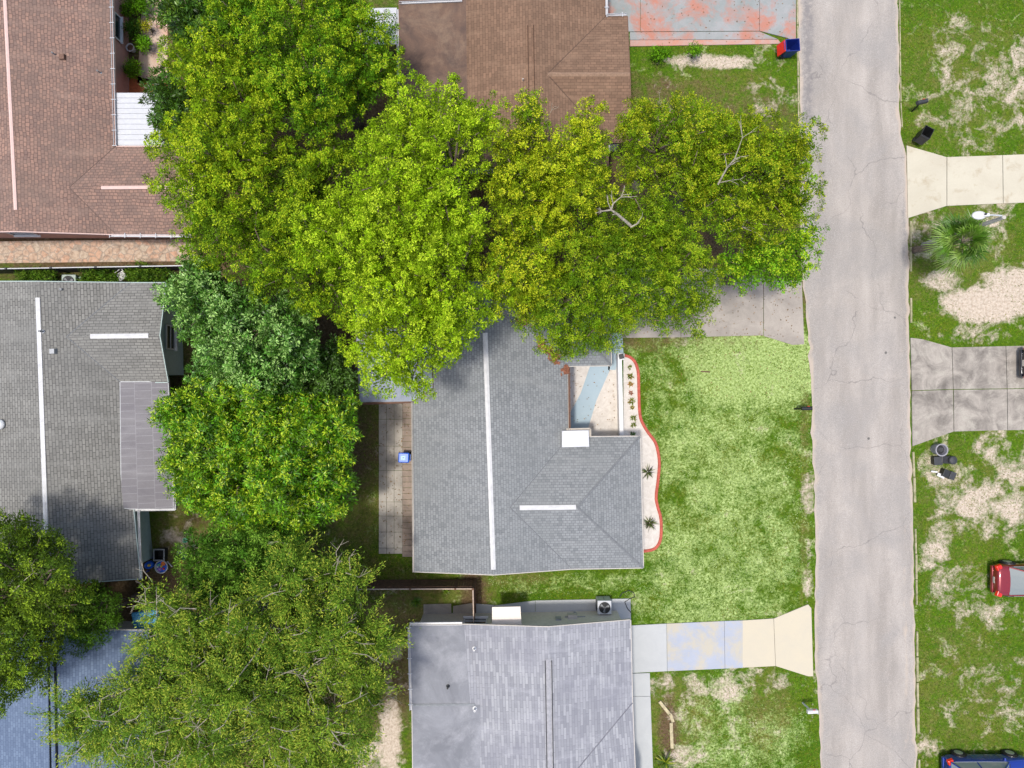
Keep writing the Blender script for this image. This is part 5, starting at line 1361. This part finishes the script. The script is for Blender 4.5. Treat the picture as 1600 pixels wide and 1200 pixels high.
tree('feathery_tree', 'huge feathery green tree with many pale twigs at the bottom left', [(180, 960), (225, 935), (285, 925), (340, 955), (400, 905), (450, 860), (520, 870), (560, 920), (590, 960), (605, 1000), (590, 1060), (615, 1100), (590, 1150), (560, 1180), (560, 1230), (180, 1230), (150, 1190), (100, 1180), (70, 1140), (100, 1080), (85, 1040), (150, 1020), (190, 1040), (230, 1045), (210, 990)],
     5, 9, 1.05, FEATH, (.14, .036), 400, 'feather', tip=FTIP, gap=.10, spread=.85, barkmat='barkpale', twigs=4,
     bare=(([(230, 960, 7), (228, 940, 7.5), (226, 920, 7.8)], .04, 4), ([(303, 1015, 8), (302, 1000, 8), (300, 990, 8)], .07, 2), ([(338, 1135, 8.6), (325, 1115, 9), (312, 1098, 9.2), (305, 1080, 9.2)], .06, 5), ([(240, 1145, 8.3), (258, 1130, 8.6), (300, 1127, 9)], .05, 5), ([(475, 1055, 8.5), (490, 1038, 8.8), (515, 1022, 9)], .06, 4), ([(455, 990, 8.5), (460, 1005, 8.6), (450, 1020, 8.5)], .05, 3),
           ([(572, 1100, 6.5), (590, 1095, 6.8), (612, 1090, 6.8)], .05, 4), ([(522, 1135, 7), (545, 1128, 7), (565, 1122, 7)], .06, 6), ([(565, 1090, 6.8), (580, 1078, 7), (588, 1062, 7)], .04, 6), ([(205, 1060, 8), (240, 1075, 8.4), (280, 1070, 8.6)], .05, 4), ([(100, 1105, 6.5), (125, 1120, 6.8), (115, 1122, 7)], .04, 3), ([(410, 930, 7), (435, 920, 7.3), (445, 930, 7.5)], .045, 5)))
# hedge strip between fence and house C
for i, (poly, lb) in enumerate((([(28, 424), (75, 420), (92, 430), (85, 446), (30, 446)], 'low green shrub left of the grey-green air conditioner'), ([(126, 424), (178, 420), (182, 446), (126, 446)], 'low green shrub between the air conditioner and the white chair'), ([(197, 422), (225, 416), (262, 424), (268, 446), (200, 446)], 'leafy green shrub right of the white chair'))):
    tree('shrub', lb, poly, .4, 1.0, .28, [(0.05, .13, .01), (.09, .19, .012)], (.10, .035), 700, spread=.9, tip=(.14, .24, .02))
for (x, y, r_, lb, cl) in ((198, 14, 11, 'small potted shrub, uppermost along the pink wall', MID), (218, 8, 12, 'bright arching plant by the red brick path', BRIGHT), (208, 44, 12, 'dull green bushy plant halfway down the pink wall', DARK), (229, 40, 8, 'yellow-leaved plant beside the brick path', [(.4, .35, .01), (.3, .33, .01)]), (224, 68, 12, 'spiky green plant right of the white pot', BRIGHT), (207, 110, 12, 'leafy plant near the terracotta tiles', MID),
                           (1031, 84, 11, 'small round bush at the edge of the painted driveway', BRIGHT), (1085, 80, 8, 'tiny bush on the edge of the red strip', BRIGHT)):
    poly = [(x + r_ * math.cos(a), y + r_ * math.sin(a)) for a in np.linspace(0, 6.28, 9)[:-1]]
    tree('potted_plant' if x < 300 else 'shrub', lb, poly, .3, .8, .2, cl, (.13, .035), 600, spread=.9, cat='plant')
c = P(203, 74, .35); t = thing('flower_pot', 'white round pot filled with dark soil by the pink wall', 'pot', (c[0], c[1], 0))
MB().lathe((0, 0, 0), [(.14, 0), (.2, .3), (.23, .3), (.23, .36), (.19, .36), (.17, .28)], 20).build('pot', M['white'], t, local=True)
MB().lathe((0, 0, .27), [(.17, 0), (.17, .03)], 16).build('soil', M['mud'], t, local=True)

def blades(label, name, px, py, n, L, W, cols, droop=.5, elev=(.15, 1.2), base_z=0.0, cat='plant', group=None, seg=4, stem=0.0):
    c = P(px, py, base_z + L * .4)
    t = thing(name, label, cat, (c[0], c[1], 0), 0, group)
    vs = []; fs = []; col = []
    for i in range(n):
        a = 2 * math.pi * i / n + random.uniform(-.3, .3); el = random.uniform(*elev); l = L * random.uniform(.7, 1.15); w = W * random.uniform(.7, 1.2)
        side = np.array([-math.sin(a), math.cos(a), 0]); cc = np.array(cols[random.randrange(len(cols))]) * random.uniform(.7, 1.3)
        p = np.array([0, 0, base_z + stem]); b = len(vs)
        for k in range(seg + 1):
            tt = k / seg; e = el - droop * tt * 1.6
            ww = w * (math.sin(math.pi * min(1, .2 + tt * .8)))
            vs += [p - side * ww / 2, p + side * ww / 2]
            p = p + np.array([math.cos(a) * math.cos(e), math.sin(a) * math.cos(e), math.sin(e)]) * l / seg
        for k in range(seg): fs.append((b + 2 * k, b + 2 * k + 1, b + 2 * k + 3, b + 2 * k + 2)); col.append(cc)
    leaf_object('leaves', np.array(vs), np.array(fs), np.array(col), M['leafglossy'], t, (0, 0, 0))
    if base_z + stem > .1: MB().tube([(0, 0, 0), (0, 0, base_z + stem)], [.05, .04], 7).build('stem', M['bark'], t, local=True)
    return t
RG = [(.10, .14, .015), (.14, .15, .02), (.25, .09, .02)]
for i, (x, y, s, cs, lb) in enumerate(((984, 574, .17, RG[:2], 'small green spiky plant nearest the lamp pillar in the white gravel bed'), (985, 588, .22, RG, 'bushy green and bronze plant, second from the lamp pillar in the row'), (986, 600, .2, [(.4, .12, .02), (.3, .2, .03)], 'orange-tipped plant, third from the lamp pillar in the row'), (986, 614, .16, [(.3, .12, .08), (.2, .08, .05)], 'wilted reddish plant in the middle of the row'),
                            (987, 627, .22, RG[:2] + [(.2, .12, .02)], 'dark green and amber plant just below the wilted one'), (988, 637, .15, [(.3, .17, .02), (.12, .14, .02)], 'small amber plant, sixth in the row'), (990, 653, .22, RG[:2], 'green star-shaped plant, third from the lower roof corner'), (990, 664, .19, RG[:2], 'green star-shaped plant, second from the lower roof corner'), (989, 678, .19, [(.04, .10, .02)], 'dark green plant right at the lower roof corner'))):
    blades(lb, 'bedding_plant', x, y, 26, s * 1.25, .065, cs, group='plants along the white gravel bed')
blades('spiky dark plant in the white gravel where the bed is widest', 'cordyline', 1013, 738, 34, .48, .05, [(.05, .08, .015), (.11, .13, .04), (.05, .045, .03)], .35)
blades('spiky dark plant at the lower end of the white gravel bed', 'cordyline', 1016, 818, 38, .52, .055, [(.05, .09, .015), (.11, .13, .04), (.06, .05, .03)], .35)
blades('yellow-green palm-like plant beside the pale path at the bottom edge', 'areca_palm', 1040, 1192, 40, .75, .06, [(.13, .20, .012), (.26, .28, .015), (.07, .13, .012)], .5, stem=.2)
blades('yellow-green weed tuft beside the fence corner', 'weed_tuft', 696, 924, 26, .28, .05, [(.2, .3, .02), (.13, .22, .015)], .5)
blades('dark bushy tuft west of the patio slabs', 'weed_tuft', 650, 940, 34, .4, .06, [(.06, .14, .012), (.1, .2, .012)], .5)

# fan palm
def palm():
    base = P(1428, 391); hh = 4.1
    top = Vector(P(1502, 377, hh))
    t = thing('fan_palm', 'fan palm with wide shaggy fronds beside the street lamp', 'palm', base)
    pts = curve(base, top, 0, .01, 8)
    MB().tube(pts, [.2, .17, .16, .15, .15, .14, .13, .06], 12).build('trunk', M['bark'], t, smooth=True)
    pet = MB()
    vs = []; fs = []; col = []
    b0 = Vector(base)
    for i in range(32):
        a = i * 2.399 + random.uniform(-.2, .2); el = random.uniform(-.5, 1.0) if i > 10 else random.uniform(.9, 1.45)
        d = Vector((math.cos(a) * math.cos(el), math.sin(a) * math.cos(el), math.sin(el)))
        pl_ = random.uniform(.55, .85); q = top + d * pl_
        pet.tube([top, top.lerp(q, .5) + Vector((0, 0, .04)), q], [.022, .018, .012], 5)
        side = d.cross(Vector((0, 0, 1))).normalized(); nn = side.cross(d).normalized()
        cc = np.array(random.choice([(.07, .17, .012), (.12, .23, .02), (.045, .12, .012), (.17, .27, .05)])) * random.uniform(.8, 1.3)
        fl = random.uniform(.8, 1.15)
        for k in range(30):
            th = (k / 29 - .5) * 4.2
            ld = (d * math.cos(th) + side * math.sin(th) + nn * (.12 * math.cos(th * 9))).normalized()
            L = fl * (1 - .25 * abs(th) / 2.1) * random.uniform(.9, 1.1); w = .05
            perp = ld.cross(nn).normalized()
            b = len(vs); m1 = q + ld * L * .5 - Vector((0, 0, .02)); m2 = q + ld * L - Vector((0, 0, .22 * L + .15 * L * random.random()))
            for pnt in (q + perp * .008, q - perp * .008, m1 - perp * w / 2 - Vector((0, 0, .012)), m1 + perp * w / 2): vs.append(pnt - b0)
            fs.append((b, b + 1, b + 2, b + 3)); col.append(cc * random.uniform(.75, 1.3))
            b = len(vs)
            for pnt in (m1 - perp * w / 2 - Vector((0, 0, .012)), m1 + perp * w / 2, m2 + perp * .004, m2 - perp * .004): vs.append(pnt - b0)
            fs.append((b, b + 1, b + 2, b + 3)); col.append(cc * random.uniform(.75, 1.3))
    leaf_object('fronds', np.array([tuple(v) for v in vs]), np.array(fs), np.array(col), M['leafglossy'], t, (0, 0, 0))
    pet.build('petioles', M['barkpale'], t)
palm()

# ---------------------------------------------------------------- grass tufts as one mass
def vnoise(x, y, sc, seed):
    r_ = np.random.default_rng(seed); G = r_.random((256, 256))
    u = x / sc; v = y / sc; iu = np.floor(u).astype(int); iv = np.floor(v).astype(int); fu = u - iu; fv = v - iv
    fu = fu * fu * (3 - 2 * fu); fv = fv * fv * (3 - 2 * fv)
    g = lambda a, b: G[a % 256, b % 256]
    return (g(iu, iv) * (1 - fu) + g(iu + 1, iv) * fu) * (1 - fv) + (g(iu, iv + 1) * (1 - fu) + g(iu + 1, iv + 1) * fu) * fv
def grass():
    n = 360000
    px = rng.uniform(560, 1640, n); py = rng.uniform(-20, 1220, n)
    a = ((px > 990) & (px < interp(RL, py) - 3) & (py > 530)) | ((px > interp(RR, py) + 2)) | ((px < 640) & (py > 630) & (py < 930)) | ((py < 260) & (px > 985) & (px < interp(RL, py) - 3)) | ((px > 745) & (px < 990) & (py > 893) & (py < 940))
    ex = [[(974, 540)] + EDGE + [(974, 870)], [(1414, 226), (1480, 244), (1700, 238), (1700, 316), (1480, 324), (1414, 345)], [(1420, 526), (1487, 541), (1700, 538), (1700, 674), (1490, 676), (1420, 700)], [(980, 974), (1208, 964), (1270, 942), (1273, 1058), (1212, 1042), (980, 1053)],
          [(980, 1050), (1017, 1050), (1023, 1230), (980, 1230)], [(930, -80), (1250, -80), (1250, 70), (984, 74), (940, 40)], [(590, 590), (660, 590), (660, 868), (590, 868)], [(1140, 400), (1260, 400), (1258, 541), (1238, 541), (1140, 526)], [(640, 600), (1006, 670), (1008, 889), (645, 896)]]
    for e in ex: a &= ~inpoly(px, py, e)
    sd = blobs(px, py, SAND)
    a &= (rng.random(n) > sd * 1.0)
    dt = blobs(px, py, DIRT); a &= (rng.random(n) > dt * .8)
    px, py = px[a], py[a]; n = len(px)
    base = np.stack([(px - 800) / S, (600 - py) / S, np.zeros(n)], 1)
    d = unit(rng.normal(0, 1, (n, 3)) * np.array([1, 1, .3]) + np.array([0, 0, .55]))
    L = rng.uniform(.04, .12, n); W = rng.uniform(.015, .04, n)
    co, q = leaf_quads(base, d, L, W)
    k = rng.random((n, 1))
    c = (1 - k) * np.array([.038, .10, .005]) + k * np.array([.13, .22, .012])
    pale = blobs(px, py, PALE); nz = .45 * vnoise(px, py, 22, 1) + .35 * vnoise(px, py, 9, 2) + .2 * vnoise(px, py, 4, 3)
    m = (rng.random(n) < np.clip((pale - .5 + (nz - .5) * 3.2) * 1.6 + .2, 0, .9) * (pale > .05))[:, None]
    tint = (.72 + .62 * (.5 * vnoise(px, py, 40, 5) + .5 * vnoise(px, py, 12, 6)))[:, None]
    c = c * tint
    ol = (vnoise(px, py, 30, 8) * .6 + vnoise(px, py, 11, 9) * .4)[:, None]
    c = np.where((ol > .5) & (rng.random((n, 1)) < .55), np.array([.17, .18, .02]) * rng.uniform(.6, 1.4, (n, 1)), c)
    c = np.where(m, np.array([.36, .47, .18]) * rng.uniform(.7, 1.2, (n, 1)), c)
    dr = blobs(px, py, DRY); m = (rng.random(n) < dr * .5)[:, None]
    c = np.where(m, np.array([.24, .21, .09]) * rng.uniform(.7, 1.2, (n, 1)), c)
    o = leaf_object('grass', co, q, c, M['leaf'], None, (0, 0, 0)); o['kind'] = 'stuff'
grass()
# dead leaves lying about on the slabs, the drive and the white court
n = 900
reg = [(592, 640, 600, 865, .30), (985, 1250, 440, 536, .34), (890, 962, 575, 680, .06), (1000, 1240, 0, 70, .08), (225, 262, 0, 130, .06), (1010, 1260, 540, 620, .16)]
pr = np.array([r_[4] for r_ in reg]); ch = rng.choice(len(reg), n, p=pr / pr.sum())
fx = np.array([rng.uniform(reg[i][0], reg[i][1]) for i in ch]); fy = np.array([rng.uniform(reg[i][2], reg[i][3]) for i in ch])
bs_ = np.stack([(fx - 800) / S, (600 - fy) / S, np.full(n, .085)], 1)
co, q = leaf_quads(bs_, unit(rng.normal(0, 1, (n, 3)) * np.array([1, 1, .15])), rng.uniform(.05, .12, n), rng.uniform(.03, .06, n))
o = leaf_object('fallen_leaves', co, q, np.array([.20, .11, .05]) * rng.uniform(.4, 1.6, (n, 1)), M['leaf'], None, (0, 0, 0)); o['kind'] = 'stuff'
print('leaves', NLEAF)
